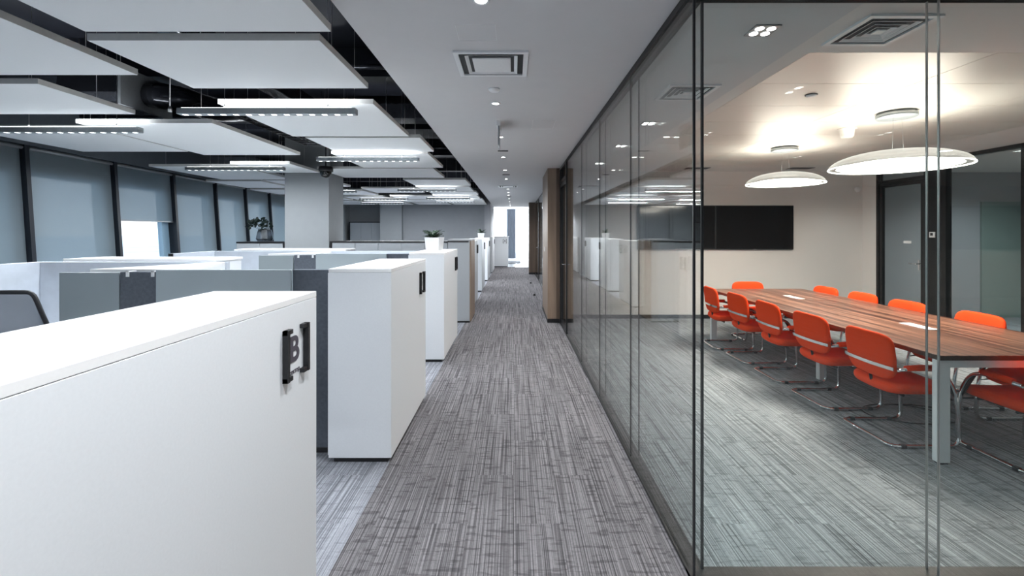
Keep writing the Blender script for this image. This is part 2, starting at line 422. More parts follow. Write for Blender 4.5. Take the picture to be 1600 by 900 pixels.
l_end = light('daylight', 'AREA', (-0.2, 28.3, 1.6), (math.radians(-90), 0, 0), wf, 150, (0.85, 0.93, 1.0), shape='RECTANGLE', size=2.0, size_y=2.4)

# brown veneered columns
def column(name, x0, x1, y0, y1, z1, label, m='brown'):
    t = thing(name, label, 'column', ((x0 + x1) / 2, (y0 + y1) / 2, 0))
    box('cladding', x0, x1, y0, y1, 0.07, z1, m, t, 0.003)
    box('skirting', x0 - 0.004, x1 + 0.004, y0 - 0.004, y1 + 0.004, 0, 0.07, 'black', t)
    return t
t = column('clad_column', 0.589, 0.90, 8.05, 9.47, H, 'large brown veneered column beside the black glass door in the corridor')
box('edge_strip', 0.74, 0.90, 8.043, 8.052, 0.07, H, 'brown2', t)
box('light_switch', 0.581, 0.589, 8.7, 8.78, 1.22, 1.30, 'powder', t, label='white light switch')
column('clad_column', 0.565, 0.89, 17.3, 17.8, H, 'far dark brown veneered column near the bright end window', 'brown2')

# ------------------------------------------------------------------ glass partition along the corridor and across the front of the meeting room
RAILH = 0.018
wg = sthing('wall_corridor', (GX, GY, 0))
js = [GYI, 3.22, 4.39, 5.56, 7.05]
def pane(bm_args, parent): return box('glass_pane', *bm_args, 'pane', parent)
for k, (a, b) in enumerate(zip([GY] + js[1:-1], js[1:])):
    pane((GX + 0.001, GX + 0.011, a + 0.002, b - 0.002, RAILH, H - 0.03), wg)
for k, (a, b) in enumerate(zip(js, js[1:])):
    pane((GXI - 0.005, GXI + 0.005, a + 0.002, b - 0.002, RAILH, H - 0.03), wg)
for yy in js[1:-1]:
    box('joint_strip', GX + 0.001, GX + 0.011, yy - 0.0016, yy + 0.0016, RAILH, H - 0.04, 'railg', wg)
    box('joint_strip', GXI - 0.005, GXI + 0.005, yy - 0.0016, yy + 0.0016, RAILH, H - 0.04, 'railg', wg)
c = B(); bx(c, GX - 0.008, GXI + 0.012, GY, 8.05, 0, RAILH); ob('floor_rail', c, 'railg', wg)
c = B(); bx(c, GX - 0.008, GX - 0.002, GY, 8.05, H - 0.035, H); bx(c, GX - 0.008, GXI + 0.012, GY, 8.05, H - 0.006, H); bx(c, GXI + 0.006, GXI + 0.012, GY, 8.05, H - 0.035, H); bx(c, GX + 0.014, GXI - 0.008, GY, 8.05, H - 0.03, H)
ob('head_rail', c, 'railg', wg)
wq = sthing('wall_front', (GX, GY, 0))
fx = [GX, 1.917, 3.4, 4.9, 6.40]
for k, (a, b) in enumerate(zip(fx, fx[1:])):
    pane((a + 0.002, b - 0.002, GY, GY + 0.010, RAILH, H - 0.045), wq)
for k, (a, b) in enumerate(zip([GXI + 0.004] + fx[1:], fx[1:])):
    pane((a + 0.002, b - 0.002, GYI - 0.005, GYI + 0.005, RAILH, H - 0.045), wq)
for xx in fx[1:-1]:
    box('joint_strip', xx - 0.002, xx + 0.002, GY, GY + 0.010, RAILH, H - 0.05, 'steel', wq)
    box('joint_strip', xx - 0.002, xx + 0.002, GYI - 0.005, GYI + 0.005, RAILH, H - 0.05, 'steel', wq)
box('corner_strip', GX - 0.004, GX + 0.006, GY - 0.004, GY + 0.006, RAILH, H - 0.05, 'black', wq)
box('corner_strip', GXI - 0.005, GXI + 0.006, GYI - 0.006, GYI + 0.005, RAILH, H - 0.05, 'black', wq)
ob('floor_rail', bx(B(), GX - 0.008, RX, GY - 0.008, GYI + 0.012, 0, RAILH + 0.001), 'railg', wq)
c = B(); bx(c, GX - 0.008, RX, GY - 0.008, GY - 0.002, H - 0.05, H); bx(c, GX, RX, GYI + 0.006, GYI + 0.012, H - 0.05, H); bx(c, GX - 0.008, RX, GY - 0.002, GYI + 0.006, H - 0.03, H)
ob('head_rail', c, 'railg', wq)
# black framed glass door between the partition and the column
def frame_door(name, axis, x, a, b, top, handle_at, swing=1):
    d = sthing(name, (x, a, 0))
    c = B()
    bx(c, x - 0.03, x + 0.05, a, a + 0.055, 0, H); bx(c, x - 0.03, x + 0.05, b - 0.055, b, 0, H); bx(c, x - 0.03, x + 0.05, a, b, top, top + 0.05)
    bx(c, x - 0.03, x + 0.05, a, b, H - 0.04, H)
    ob('door_frame', c, 'blackm', d)
    c = B()
    bx(c, x - 0.02, x + 0.03, a + 0.06, a + 0.12, 0.01, top - 0.005); bx(c, x - 0.02, x + 0.03, b - 0.12, b - 0.06, 0.01, top - 0.005)
    bx(c, x - 0.02, x + 0.03, a + 0.12, b - 0.12, 0.01, 0.08); bx(c, x - 0.02, x + 0.03, a + 0.12, b - 0.12, top - 0.07, top - 0.005)
    ob('door_leaf', c, 'blackm', d)
    box('glass_pane', x, x + 0.008, a + 0.12, b - 0.12, 0.08, top - 0.07, 'pane', d)
    box('glass_pane', x, x + 0.008, a + 0.055, b - 0.055, top + 0.05, H - 0.04, 'pane', d)
    c = B(); yy = handle_at; s = 1 if handle_at < (a + b) / 2 else -1
    for sd in (-1, 1):
        fx_ = x - 0.02 if sd < 0 else x + 0.03
        tube(c, fillet([(fx_, yy, 1.08), (fx_ + sd * 0.05, yy, 1.08), (fx_ + sd * 0.05, yy + s * 0.13, 1.08)], 0.015), 0.009, 8)
        bx(c, fx_ + (0 if sd > 0 else -0.006), fx_ + (0.006 if sd > 0 else 0), yy - 0.015, yy + 0.015, 0.98, 1.14)
    ob('door_handle', c, 'chrome', d)
    return d
frame_door('door_1', 'y', GX + 0.02, 7.07, 8.05, 2.42, 7.17)
# further glass wall beyond the big column
wg2 = sthing('wall_corridor_far', (GX, 9.47, 0))
ys = [9.47, 10.9, 12.3, 13.7, 15.1, 16.2, 17.3]
for a, b in zip(ys, ys[1:]):
    box('glass_pane', GX + 0.001, GX + 0.011, a + 0.002, b - 0.002, 0.05, H - 0.03, 'pane', wg2)
c = B(); bx(c, GX - 0.01, GX + 0.06, 9.47, 17.3, 0, 0.05); bx(c, GX - 0.01, GX + 0.06, 9.47, 17.3, H - 0.04, H)
for yy in (10.9, 12.3, 15.1): bx(c, GX - 0.01, GX + 0.05, yy - 0.03, yy + 0.03, 0, H)
ob('frame', c, 'blackm', wg2)
for yy in (11.0, 15.2):
    c = B(); tube(c, fillet([(GX - 0.01, yy, 1.08), (GX - 0.06, yy, 1.08), (GX - 0.06, yy + 0.13, 1.08)], 0.015), 0.009, 8); ob('door_handle', c, 'chrome', wg2)
for (xx, yy, lb) in ((0.51, 11.5, 'nearer small black door stop on the corridor carpet before the dark column'), (0.515, 14.2, 'farther small black door stop on the corridor carpet before the dark column')):
    c = lathe(B(), [(0, 0), (0.028, 0), (0.03, 0.01), (0.024, 0.045), (0.018, 0.05), (0, 0.05)], (xx, yy, 0.0), 16)
    ob('door_stop', c, 'black', label=lb, cat='door stop')
struct('wall_room_back', bx(B(), 2.6, 2.8, 8.66, 20.3, 0, H), 'wallg')

# meeting room walls
struct('wall_tv', bx(B(), GXI + 0.03, RX, TVY, TVY + 0.2, 0, H), 'wallw')
struct('baseboard_tv', bx(B(), GXI + 0.03, RX - 0.001, TVY - 0.012, TVY, 0, 0.07), 'blackm')
struct('wall_side', bx(B(), RX, RX + 0.10, 8.13, 8.66, 0, H), 'wallw')
struct('wall_beyond', bx(B(), RX + 0.1, 12.8, 8.6, 8.8, 0, H), 'walll')
struct('trim_4', bx(B(), 8.7, 12.8, 8.57, 8.6, 0, 2.15), 'panelg')
d2 = frame_door('door_2', 'y', RX + 0.02, 7.13, 8.13, 2.42, 7.28)
box('sticker', RX + 0.008, RX + 0.0195, 7.44, 7.58, 1.40, 1.44, 'sticker', d2, label='small white paper stuck to the glass')
wr = sthing('wall_side_glass', (RX, 2.1, 0))
box('post', RX - 0.02, RX + 0.07, 6.81, 7.13, 0, H, 'blackm', wr)
for a, b in ((5.80, 6.81), (4.3, 5.74), (2.15, 4.24)): box('glass_pane', RX + 0.01, RX + 0.02, a, b, 0.05, H - 0.05, 'pane', wr)
c = B(); bx(c, RX - 0.02, RX + 0.06, 2.15, 6.81, 0, 0.05); bx(c, RX - 0.02, RX + 0.06, 2.15, 6.81, H - 0.05, H); bx(c, RX - 0.02, RX + 0.06, 5.74, 5.80, 0, H); bx(c, RX - 0.02, RX + 0.06, 4.24, 4.30, 0, H)
ob('frame', c, 'blackm', wr)
t = thing('thermostat', 'small white thermostat on the black post beside the meeting room door', 'thermostat', (RX - 0.03, 7.02, 1.5))
box('housing', RX - 0.035, RX - 0.02, 6.975, 7.065, 1.50, 1.585, 'powder', t, 0.004)
box('display', RX - 0.0365, RX - 0.035, 7.0, 7.045, 1.53, 1.57, 'black', t)

# ------------------------------------------------------------------ facade on the left: windows, mullions, blinds
def fX(yv, z): return -5.63 - 0.07 * yv + (2.65 - z) * 0.069
def slant(bm, y0, y1, z0, z1, dx0, dx1):
    """box following the leaning facade; dx = offset outwards(-)/inwards(+)"""
    v = []
    for (yy, zz) in ((y0, z0), (y1, z0), (y1, z1), (y0, z1)):
        v.append((bm.verts.new((fX(yy, zz) + dx0, yy, zz)), bm.verts.new((fX(yy, zz) + dx1, yy, zz))))
    a = [p[0] for p in v]; b = [p[1] for p in v]
    bm.faces.new(a); bm.faces.new(b[::-1])
    for k in range(4): bm.faces.new((a[k], b[k], b[(k + 1) % 4], a[(k + 1) % 4]))
    return bm
MY = [-3.6, -2.3, -1.0, 0.35, 1.68, 3.02, 4.35, 5.69, 7.07, 8.42, 9.76, 11.0, 12.25, 13.5, 14.8, 16.1, 17.4]
HZ = 2.66
struct('wall_left', slant(B(), YB, 18.1, HZ, SLAB, -0.6, 0.02), 'facade')
struct('wall_left', slant(B(), YB, 18.1, 0, 0.35, -0.6, 0.02), 'facade')
struct('wall_left', slant(B(), YB, MY[0], 0.35, HZ, -0.4, 0.0), 'facade')
struct('wall_left', slant(B(), MY[-1], 18.1, 0.35, HZ, -0.3, 0.05), 'walll')
for i, (a, b) in enumerate(zip(MY, MY[1:])):
    w = sthing('window_%d' % (i + 2), (fX(a, 1.0), a, 0.35))
    c = B()
    slant(c, a, b, 2.30, HZ, -0.22, -0.14); slant(c, a, a + 0.12, 0.35, 2.30, -0.22, -0.14); slant(c, b - 0.20, b, 0.35, 2.30, -0.22, -0.14); slant(c, a, b, 0.35, 0.42, -0.22, -0.14)
    ob('window_frame', c, 'jamb' if i == 8 else 'facade', w)
    ob('pane', slant(B(), a + 0.12, b - 0.2, 0.42, 2.30, -0.19, -0.18), 'pane2', w)
    z0 = 1.78 if abs(a - 7.07) < 0.01 else 0.42
    if b > 3:
        if z0 > 1: lab = 'grey roller blind half raised over the one clear window'
        elif b < 7.1: lab = 'full length grey roller blind, %s one left of the half raised blind' % {7.07: 'first', 5.69: 'second', 4.35: 'third', 3.02: 'fourth'}[b]
        else: lab = 'full length grey roller blind, %s one right of the half raised blind' % (['first', 'second', 'third', 'fourth', 'fifth', 'sixth', 'seventh', 'eighth', 'ninth', 'tenth'][[9.76, 11.0, 12.25, 13.5, 14.8, 16.1, 17.4].index(b)])
        r = thing('roller_blind', lab, 'blind', (fX(a, z0), (a + b) / 2, z0), 0, 'roller blinds on the window wall')
        ob('fabric', slant(B(), a + 0.035, b - 0.035, z0, HZ, -0.053, -0.050), 'blind', r)
        ob('bottom_bar', slant(B(), a + 0.035, b - 0.035, z0 - 0.022, z0, -0.060, -0.043), 'alu', r)
        c = B(); tube(c, [(fX(a, HZ) - 0.01, a + 0.04, HZ - 0.035), (fX(b, HZ) - 0.01, b - 0.04, HZ - 0.035)], 0.022, 12); ob('roller_tube', c, 'alu', r)
for a in MY:
    hw_ = 0.028 if a < 9 else 0.019
    struct('trim_5', slant(B(), a - hw_, a + hw_, 0.35, HZ, -0.14, 0.012), 'mullion')
struct('ground', bx(B(), -3000, -14, -2500, 3500, -26, -25), 'snow')

# ------------------------------------------------------------------ ceiling rafts over the open office
RZ = 2.60; RT = 0.038
rafts = [  # x0, x1, y0, y1, column
    (-2.18, -0.93, 0.6, 2.344, 0), (-2.27, -1.033, 2.45, 3.267, 0), (-2.35, -1.117, 3.656, 4.90, 0), (-2.25, -1.014, 4.97, 5.83, 0), (-2.37, -1.117, 5.98, 7.27, 0),
    (-3.16, -1.29, 7.39, 8.60, 0), (-2.15, -0.94, 8.93, 10.08, 0), (-2.2, -1.0, 10.32, 11.55, 0), (-2.15, -0.96, 11.63, 12.5, 0), (-2.25, -1.02, 12.75, 14.0, 0), (-2.2, -0.98, 14.1, 15.3, 0), (-2.2, -1.0, 15.42, 17.1, 0),
    (-3.68, -2.44, 1.25, 2.99, 1), (-4.55, -3.27, 3.165, 3.98, 1), (-4.09, -2.82, 4.30, 6.08, 1), (-4.22, -3.33, 6.85, 7.9, 1),
    (-3.55, -2.3, 10.7, 11.9, 1), (-3.5, -2.3, 12.98, 14.2, 1), (-3.6, -2.3, 14.4, 15.6, 1), (-3.5, -2.3, 15.8, 17.0, 1),
    (-5.45, -4.12, 4.55, 5.83, 2), (-5.65, -4.27, 7.13, 8.9, 2), (-4.9, -3.65, 9.05, 10.3, 2), (-4.95, -3.7, 11.3, 12.6, 2), (-4.9, -3.75, 13.2, 14.4, 2), (-4.9, -3.7, 15.0, 17.0, 2),
    (-6.15, -5.05, 9.2, 10.6, 3), (-6.3, -5.1, 11.0, 12.4, 3), (-6.4, -5.1, 13.0, 14.6, 3), (-6.4, -5.1, 15.0, 17.0, 3), (-5.0, -3.8, 1.25, 2.99, 2)]
colname = ['row beside the corridor ceiling', 'second row from the corridor', 'third row from the corridor', 'row along the windows']
rn = [0, 0, 0, 0]
rafts.sort(key=lambda r: (r[4], r[2]))
for (x0, x1, y0, y1, k) in rafts:
    lab = '%s white suspended ceiling panel in the %s' % (ORD[rn[k]], colname[k]); rn[k] += 1
    r = thing('ceiling_raft', lab, 'ceiling panel', ((x0 + x1) / 2, (y0 + y1) / 2, RZ), 0, 'suspended ceiling panels over the open office')
    box('panel', x0 + 0.002, x1 - 0.002, y0 + 0.002, y1 - 0.002, RZ, RZ + RT - 0.001, 'raft', r)
    c = B(); e = 0.002
    for (a, b, p, q) in ((x0, x1, y0, y0 + e), (x0, x1, y1 - e, y1), (x0, x0 + e, y0 + e, y1 - e), (x1 - e, x1, y0 + e, y1 - e)): bx(c, a, b, p, q, RZ + 0.0005, RZ + RT)
    ob('edge_band', c, 'raftedge', r)
    for xx in (x0 + 0.15, x1 - 0.2):
        for yy in (y0 + 0.15, y1 - 0.15): ob('hanger_wire', tube(B(), [(xx, yy, RZ + RT), (xx, yy, SLAB)], 0.002, 5), 'steel', r)

# linear pendant luminaires
def linear(x0, x1, y, lab):
    zb = 2.488; zt = 2.535; x = (x0 + x1) / 2
    t = thing('linear_pendant', lab, 'pendant lamp', (x, y, zb), 0, 'linear pendant lamps over the open office')
    c = B(); bx(c, x0, x1, y - 0.034, y + 0.034, zb, zt, 0.004); ob('housing', c, 'alu', t)
    c = B(); n = int((x1 - x0) / 0.093)
    for k in range(n):
        xx = x0 + 0.05 + k * (x1 - x0 - 0.1) / (n - 1); bx(c, xx - 0.018, xx + 0.018, y - 0.012, y + 0.012, zb - 0.001, zb + 0.001)
    ob('louvre_lens', c, 'led', t)
    c = B(); bx(c, x0 + 0.03, x1 - 0.03, y - 0.022, y + 0.022, zt - 0.001, zt + 0.003); ob('uplight_lens', c, 'ledup', t)
    for xx in (x0 + 0.35, x1 - 0.22):
        c = tube(B(), [(xx, y, zt), (xx, y, zt + 0.03), (xx, y, zt + 0.031), (xx, y, SLAB)], [0.006, 0.006, 0.0018, 0.0018], 6)
        ob('suspension_wire', c, 'steel', t)
    light('uplight', 'AREA', (x, y, zt + 0.008), (math.pi, 0, 0), t, LIN_UP, COOL, shape='RECTANGLE', size=x1 - x0 - 0.1, size_y=0.05)
    light('downlight', 'AREA', (x, y, zb - 0.006), (0, 0, 0), t, LIN_DN, COOL, shape='RECTANGLE', size=x1 - x0 - 0.1, size_y=0.05)
lr = [(-2.5, -1.2, -4.6), (-2.5, -1.2, -1.9), (-2.586, -1.216, 3.56), (-2.515, -1.21, 5.88), (-2.57, -1.27, 10.2), (-2.4, -1.2, 12.62), (-2.4, -1.2, 14.05)]  # first two are added behind the camera, unseen, for ambient fill
for i, (a, b, yy) in enumerate(lr):
    lab = 'slim grey linear pendant lamp, %s in the row beside the corridor' % ORD[max(0, i - 2)] if i >= 2 else 'slim grey linear pendant lamp added for fill light, unseen behind the viewpoint, %s one back' % ORD[1 - i]
    linear(a, b, yy, lab)
ll = [(-4.8, -3.4, -3.2), (-4.8, -3.4, -0.2), (-4.77, -3.40, 4.2), (-4.80, -3.36, 6.75), (-4.9, -3.6, 10.55), (-4.3, -2.95, 12.85), (-4.9, -3.5, 14.75)]  # first two again only add ambient fill from behind the camera
for i, (a, b, yy) in enumerate(ll):
    lab = 'slim grey linear pendant lamp, %s in the row towards the windows' % ORD[i - 2] if i >= 2 else 'slim grey linear pendant lamp added for fill light, unseen towards the windows behind the viewpoint, %s one back' % ORD[1 - i]
    linear(a, b, yy, lab)

# plenum services
t = thing('fan_coil_unit', 'black fan coil unit with a white label above the ceiling panels', 'air unit', (-3.75, 4.4, 2.83))
c = B(); prof = [(-0.26, 0.0), (0.26, 0.0), (0.30, 0.08), (0.28, 0.27), (-0.28, 0.27), (-0.30, 0.08)]
a = [c.verts.new((-4.30, 4.62 + p, 2.82 + q)) for p, q in prof]; b = [c.verts.new((-3.70, 4.62 + p, 2.82 + q)) for p, q in prof]
for k in range(6): c.faces.new((a[k], a[(k + 1) % 6], b[(k + 1) % 6], b[k]))
c.faces.new(a[::-1]); c.faces.new(b); ob('casing', c, 'duct', t)
box('flange', -3.698, -3.67, 4.30, 4.95, 2.78, 3.14, 'alu', t)
box('rating_label', -3.98, -3.93, 4.336, 4.356, 2.88, 2.96, 'sticker', t)
c = B()
for xx in (-4.2, -3.8):
    for yy in (4.45, 4.8): tube(c, [(xx, yy, 3.08), (xx, yy, SLAB)], 0.004, 6)
ob('hanger_rod', c, 'steel', t)
c = B(); pts = [Vector((-3.645, 4.62, 2.96)), Vector((-3.36, 4.62, 2.92)), Vector((-3.30, 5.1, 2.93)), Vector((-3.3, 5.6, 3.05)), Vector((-3.3, 6.19, 3.20))]
pp = fillet(pts, 0.3, 8); rr = [0.125 + 0.004 * (k % 2) for k in range(len(pp))]
tube(c, pp, rr, 18); ob('flexible_duct', c, 'duct', label='black flexible air duct curving from the fan coil unit', cat='air duct')
c = B(); bx(c, -5.9, -1.05, 6.25, 6.6, 3.13, 3.33, 0.01); ob('air_duct', c, 'duct', label='wide black rectangular air duct crossing above the ceiling panels', cat='air duct')
c = B(); bx(c, -2.42, -2.26, 1.0, 17.0, 2.93, 3.10, 0.01); ob('air_duct', c, 'duct', label='long black rectangular air duct running parallel to the corridor', cat='air duct')
c = B(); tube(c, [(-1.0, 0.5, 2.98), (-1.0, 17.0, 2.98)], 0.04, 12)
for yy in (3.9, 7.6): tube(c, [(-1.0, yy, 2.98), (-1.6, yy, 2.98)], 0.022, 10)
ob('sprinkler_pipe', c, 'duct', label='black pipe running in the gap beside the corridor ceiling', cat='pipe')
c = B()
for xx in (-2.80, -2.55):
    bx(c, xx, xx + 0.012, 4.5, 6.2, 2.74, 2.80)
for k in range(12): bx(c, -2.80, -2.54, 4.53 + k * 0.145, 4.55 + k * 0.145, 2.74, 2.75)
for yy in (4.6, 5.3, 6.1):
    for xx in (-2.794, -2.544): tube(c, [(xx, yy, 2.80), (xx, yy, SLAB - 0.002)], 0.003, 5)
ct = ob('cable_tray', c, 'black', label='black cable tray with loose cables above the ceiling panels', cat='cable tray')
c = B()
for k in range(7):
    x = -2.77 + 0.033 * k; pts = [(x + random.uniform(-.02, .02), 4.5 + j * 0.14, 2.765 + random.uniform(0, .05)) for j in range(13)]
    pts = pts[:1 + k] + [(pts[1 + k][0] + 0.05, pts[1 + k][1] + 0.05, 2.72)] + pts[2 + k:]
    tube(c, fillet(pts, 0.08, 3), 0.008, 6)
ob('cable', c, 'cable', ct)
for k, (xx, yy) in enumerate([(-3.0, 4.02), (-1.75, 7.33)]):
    c = B(); tube(c, [(xx, yy, 2.66), (xx, yy, SLAB)], 0.004, 8); lathe(c, [(0, -0.03), (0.014, -0.03), (0.016, 0), (0.008, 0.02), (0, 0.02)], (xx, yy, 2.66), 12)
    ob('sprinkler', c, 'steel', label='small metal sprinkler head dropping between the ceiling panels, %s' % ('nearer one over the desks' if k == 0 else 'farther one near the grey column'), cat='sprinkler')
t = thing('dome_camera', 'black dome security camera under the ceiling panels by the grey column', 'camera', (-2.98, 7.34, 2.5))
c = lathe(B(), [(0, 0.18), (0.10, 0.18), (0.11, 0.14), (0.11, 0.10), (0.095, 0.10)], (-2.98, 7.30, 2.44), 24); ob('housing', c, 'black', t)
c = lathe(B(), [(0.09, 0.10), (0.085, 0.06), (0.06, 0.02), (0.0, 0.0)], (-2.98, 7.30, 2.44), 24); ob('dome', c, 'tv', t)
c = B(); tube(c, [(-2.98, 7.30, 2.61), (-2.98, 7.30, SLAB)], 0.012, 8); ob('drop_tube', c, 'black', t)

# grey square column
t = thing('square_column', 'light grey square column standing between the storage cabinets', 'column', (-3.605, 8.36, 0))
box('shaft', -3.99, -3.22, 8.02, 8.70, 0, SLAB, 'colg', t, 0.004)
box('skirting', -4.0, -3.21, 8.01, 8.71, 0, 0.06, 'blackm', t)

# ------------------------------------------------------------------ corridor ceiling fittings
def hatch(x0, x1, y0, y1, lab):
    c = B(); w = 0.003
    for (a, b, p, q) in ((x0, x1, y0, y0 + w), (x0, x1, y1 - w, y1), (x0, x0 + w, y0, y1), (x1 - w, x1, y0, y1)): bx(c, a, b, p, q, H - 0.0015, H)
    ob('access_hatch', c, 'vent', label=lab, cat='hatch')
hatch(-0.32, -0.10, 2.48, 2.69, 'flush square access hatch in the corridor ceiling before the square air vent')
hatch(0.19, 0.42, 4.58, 5.0, 'flush square access hatch at the right of the corridor ceiling')
def diffuser(x0, x1, y0, y1, lab, n=4, solid=False):
    t = thing('air_diffuser', lab, 'air vent', ((x0 + x1) / 2, (y0 + y1) / 2, H - 0.012), 0, 'square ceiling air vents')
    w = x1 - x0; cxx, cyy = (x0 + x1) / 2, (y0 + y1) / 2
    c = B(); f = 0.03
    for (a, b, p, q) in ((x0, x1, y0, y0 + f), (x0, x1, y1 - f, y1), (x0, x0 + f, y0 + f, y1 - f), (x1 - f, x1, y0 + f, y1 - f)): bx(c, a, b, p, q, H - 0.012, H)
    ob('frame', c, 'vent', t)
    c = B(); bx(c, x0 + f, x1 - f, y0 + f, y1 - f, H - 0.002, H - 0.0005); ob('throat', c, 'ventd', t)
    hw = (w / 2 - f)
    fr = [0.80, 0.56, 0.34] if not solid else [0.80]
    for s in fr:
        c = B(); o_, i_ = hw * (s + 0.0), hw * (s - 0.09)
        # sloping square ring
        a = [c.verts.new((cxx + sx_ * o_, cyy + sy_ * o_, H - 0.012)) for sx_, sy_ in ((-1, -1), (1, -1), (1, 1), (-1, 1))]
        b = [c.verts.new((cxx + sx_ * i_, cyy + sy_ * i_, H - 0.003)) for sx_, sy_ in ((-1, -1), (1, -1), (1, 1), (-1, 1))]
        o2 = o_ + 0.004
        d = [c.verts.new((cxx + sx_ * o2, cyy + sy_ * o2, H - 0.012)) for sx_, sy_ in ((-1, -1), (1, -1), (1, 1), (-1, 1))]
        e = [c.verts.new((cxx + sx_ * (i_ + 0.006), cyy + sy_ * (i_ + 0.006), H - 0.0025)) for sx_, sy_ in ((-1, -1), (1, -1), (1, 1), (-1, 1))]
        for k in range(4):
            k2 = (k + 1) % 4
            c.faces.new((a[k], a[k2], b[k2], b[k])); c.faces.new((d[k], d[k2], a[k2], a[k])); c.faces.new((e[k], e[k2], d[k2], d[k])); c.faces.new((b[k], b[k2], e[k2], e[k]))
        ob('vane', c, 'vent', t)
    s = 0.16 if not solid else 0.60
    box('centre_plate', cxx - hw * s, cxx + hw * s, cyy - hw * s, cyy + hw * s, H - 0.013, H - 0.006, 'vent', t)
diffuser(-0.378, 0.090, 2.84, 3.28, 'square white air vent with a solid centre plate in the corridor ceiling', solid=True)
diffuser(-0.378, 0.090, 11.0, 11.45, 'far square white air vent in the corridor ceiling', solid=True)
diffuser(1.83, 2.21, 2.36, 2.745, 'square slatted air vent in the meeting room ceiling, the nearer and larger looking one')
diffuser(1.18, 1.57, 3.48, 3.88, 'square slatted air vent seen through the side glass near the glass corner')
for i, yy in enumerate([2.22, 4.0, 5.4, 6.85, 8.27, 9.66, 11.9, 12.9, 13.9, 15.3, 16.7, 18.1]):
    t = thing('downlight', 'small round recessed downlight, %s in the line along the corridor ceiling' % ORD[i], 'downlight', (-0.158, yy, H - 0.006), 0, 'round downlights in the corridor ceiling')
    c = lathe(B(), [(0.042, 0.006), (0.042, 0.0), (0.030, 0.0), (0.027, 0.005)], (-0.158, yy, H - 0.006), 24); ob('trim_ring', c, 'vent', t)
    c = cyl(B(), -0.158, yy, H - 0.004, H - 0.001, 0.026); ob('lens', c, 'bulb', t)
    light('spot', 'SPOT', (-0.158, yy, H - 0.01), (0, 0, 0), t, SPOT_W, NEUT, spot_size=math.radians(125), spot_blend=0.9, shadow_soft_size=0.012)
t = thing('smoke_detector', 'small round white smoke detector in the corridor ceiling behind the square air vent', 'smoke detector', (-0.155, 3.6, H - 0.02))
ob('housing', lathe(B(), [(0, -0.02), (0.035, -0.02), (0.045, -0.008), (0.045, 0), (0, 0)], (-0.155, 3.6, H), 24), 'vent', t)
for i, yy in enumerate((6.3, 8.9, 14.3)):
    c = B(); bx(c, -0.22, -0.08, yy, yy + 0.04, H - 0.01, H - 0.0005, 0.002)
    ob('slot_sensor', c, 'ventd', label='small dark slot fitting between the corridor downlights, %s one' % ORD[i], cat='ceiling sensor', group='slot fittings in the corridor ceiling')
t = thing('exit_sign', 'thin hanging emergency sign seen edge on under the corridor ceiling', 'sign', (-0.155, 4.78, H - 0.33))
box('mount', -0.175, -0.135, 4.62, 4.94, H - 0.05, H, 'vent', t, 0.003)
box('sign_plate', -0.162, -0.148, 4.62, 4.94, H - 0.24, H - 0.05, 'alu', t, 0.002)
for i, (xx, yy) in enumerate([(-0.158, 0.8), (-0.158, -0.6), (-0.158, -2.0), (-0.158, -3.4), (-0.158, 19.4), (2.2, 0.6), (2.2, -1.0), (2.2, -2.6), (4.2, 0.6), (4.2, -1.0), (4.2, -2.6)]):  # added downlights, mostly out of view, to brighten cabinets and corridor
    t = thing('downlight', 'small round downlight added for fill light ' + ['over the corridor just ahead of the viewpoint, outside the picture', 'over the corridor just behind the viewpoint', 'over the corridor two steps behind the viewpoint', 'over the corridor farthest behind the viewpoint', 'at the far end of the corridor ceiling before the bright window', 'in the left lobby row, beside the glass front', 'in the left lobby row, middle one', 'in the left lobby row, farthest from the glass front', 'in the right lobby row, beside the glass front', 'in the right lobby row, middle one', 'in the right lobby row, farthest from the glass front'][i], 'downlight', (xx, yy, H - 0.006), 0, 'fill downlights added around the viewpoint' if i != 4 else None)
    c = lathe(B(), [(0.042, 0.006), (0.042, 0.0), (0.030, 0.0), (0.027, 0.005)], (xx, yy, H - 0.006), 24); ob('trim_ring', c, 'vent', t)
    c = cyl(B(), xx, yy, H - 0.004, H - 0.001, 0.026); ob('lens', c, 'bulb', t)
    light('spot', 'SPOT', (xx, yy, H - 0.01), (0, 0, 0), t, SPOT_W * [1.5, 1.5, 1.0, 1.0, 2.5, 0.25, 0.25, 0.25, 0.25, 0.25, 0.25][i], NEUT, spot_size=math.radians(140), spot_blend=0.9, shadow_soft_size=0.012)
# meeting side fittings
def quad(x, y, lab):
    t = thing('spot_fixture', lab, 'ceiling spotlight', (x, y, H - 0.008), 0, 'four-lens square ceiling spotlights')
    box('frame', x - 0.07, x + 0.07, y - 0.07, y + 0.07, H - 0.008, H, 'alu', t, 0.002)
    for dx in (-1, 1):
        for dy in (-1, 1):
            ob('lens', cyl(B(), x + dx * 0.032, y + dy * 0.032, H - 0.0095, H - 0.007, 0.022, 16), 'bulb', t)
    light('spot', 'SPOT', (x, y, H - 0.012), (0, 0, 0), t, MEET_W, MEETC, spot_size=math.radians(110), spot_blend=0.8, shadow_soft_size=0.05)
for i, yy in enumerate((2.55, 4.72, 5.95, 7.45)):
    quad(1.375, yy, 'square ceiling spotlight with four bright lenses, %s along the side glass' % ORD[i])
for i, (x, y) in enumerate(((5.85, 7.6), (5.9, 6.3), (5.9, 4.2))):
    quad(x, y, 'square ceiling spotlight with four bright lenses, %s from the television wall along the right side' % ['first', 'second', 'third'][i])
for i, y in enumerate((3.56, 3.78)):
    c = cyl(B(), 2.93, y, H - 0.003, H + 0.0, 0.03, 16); ob('small_downlight', c, 'bulb', label='tiny bright round light in the satin ceiling, %s of the pair' % ['nearer', 'farther'][i], cat='downlight')
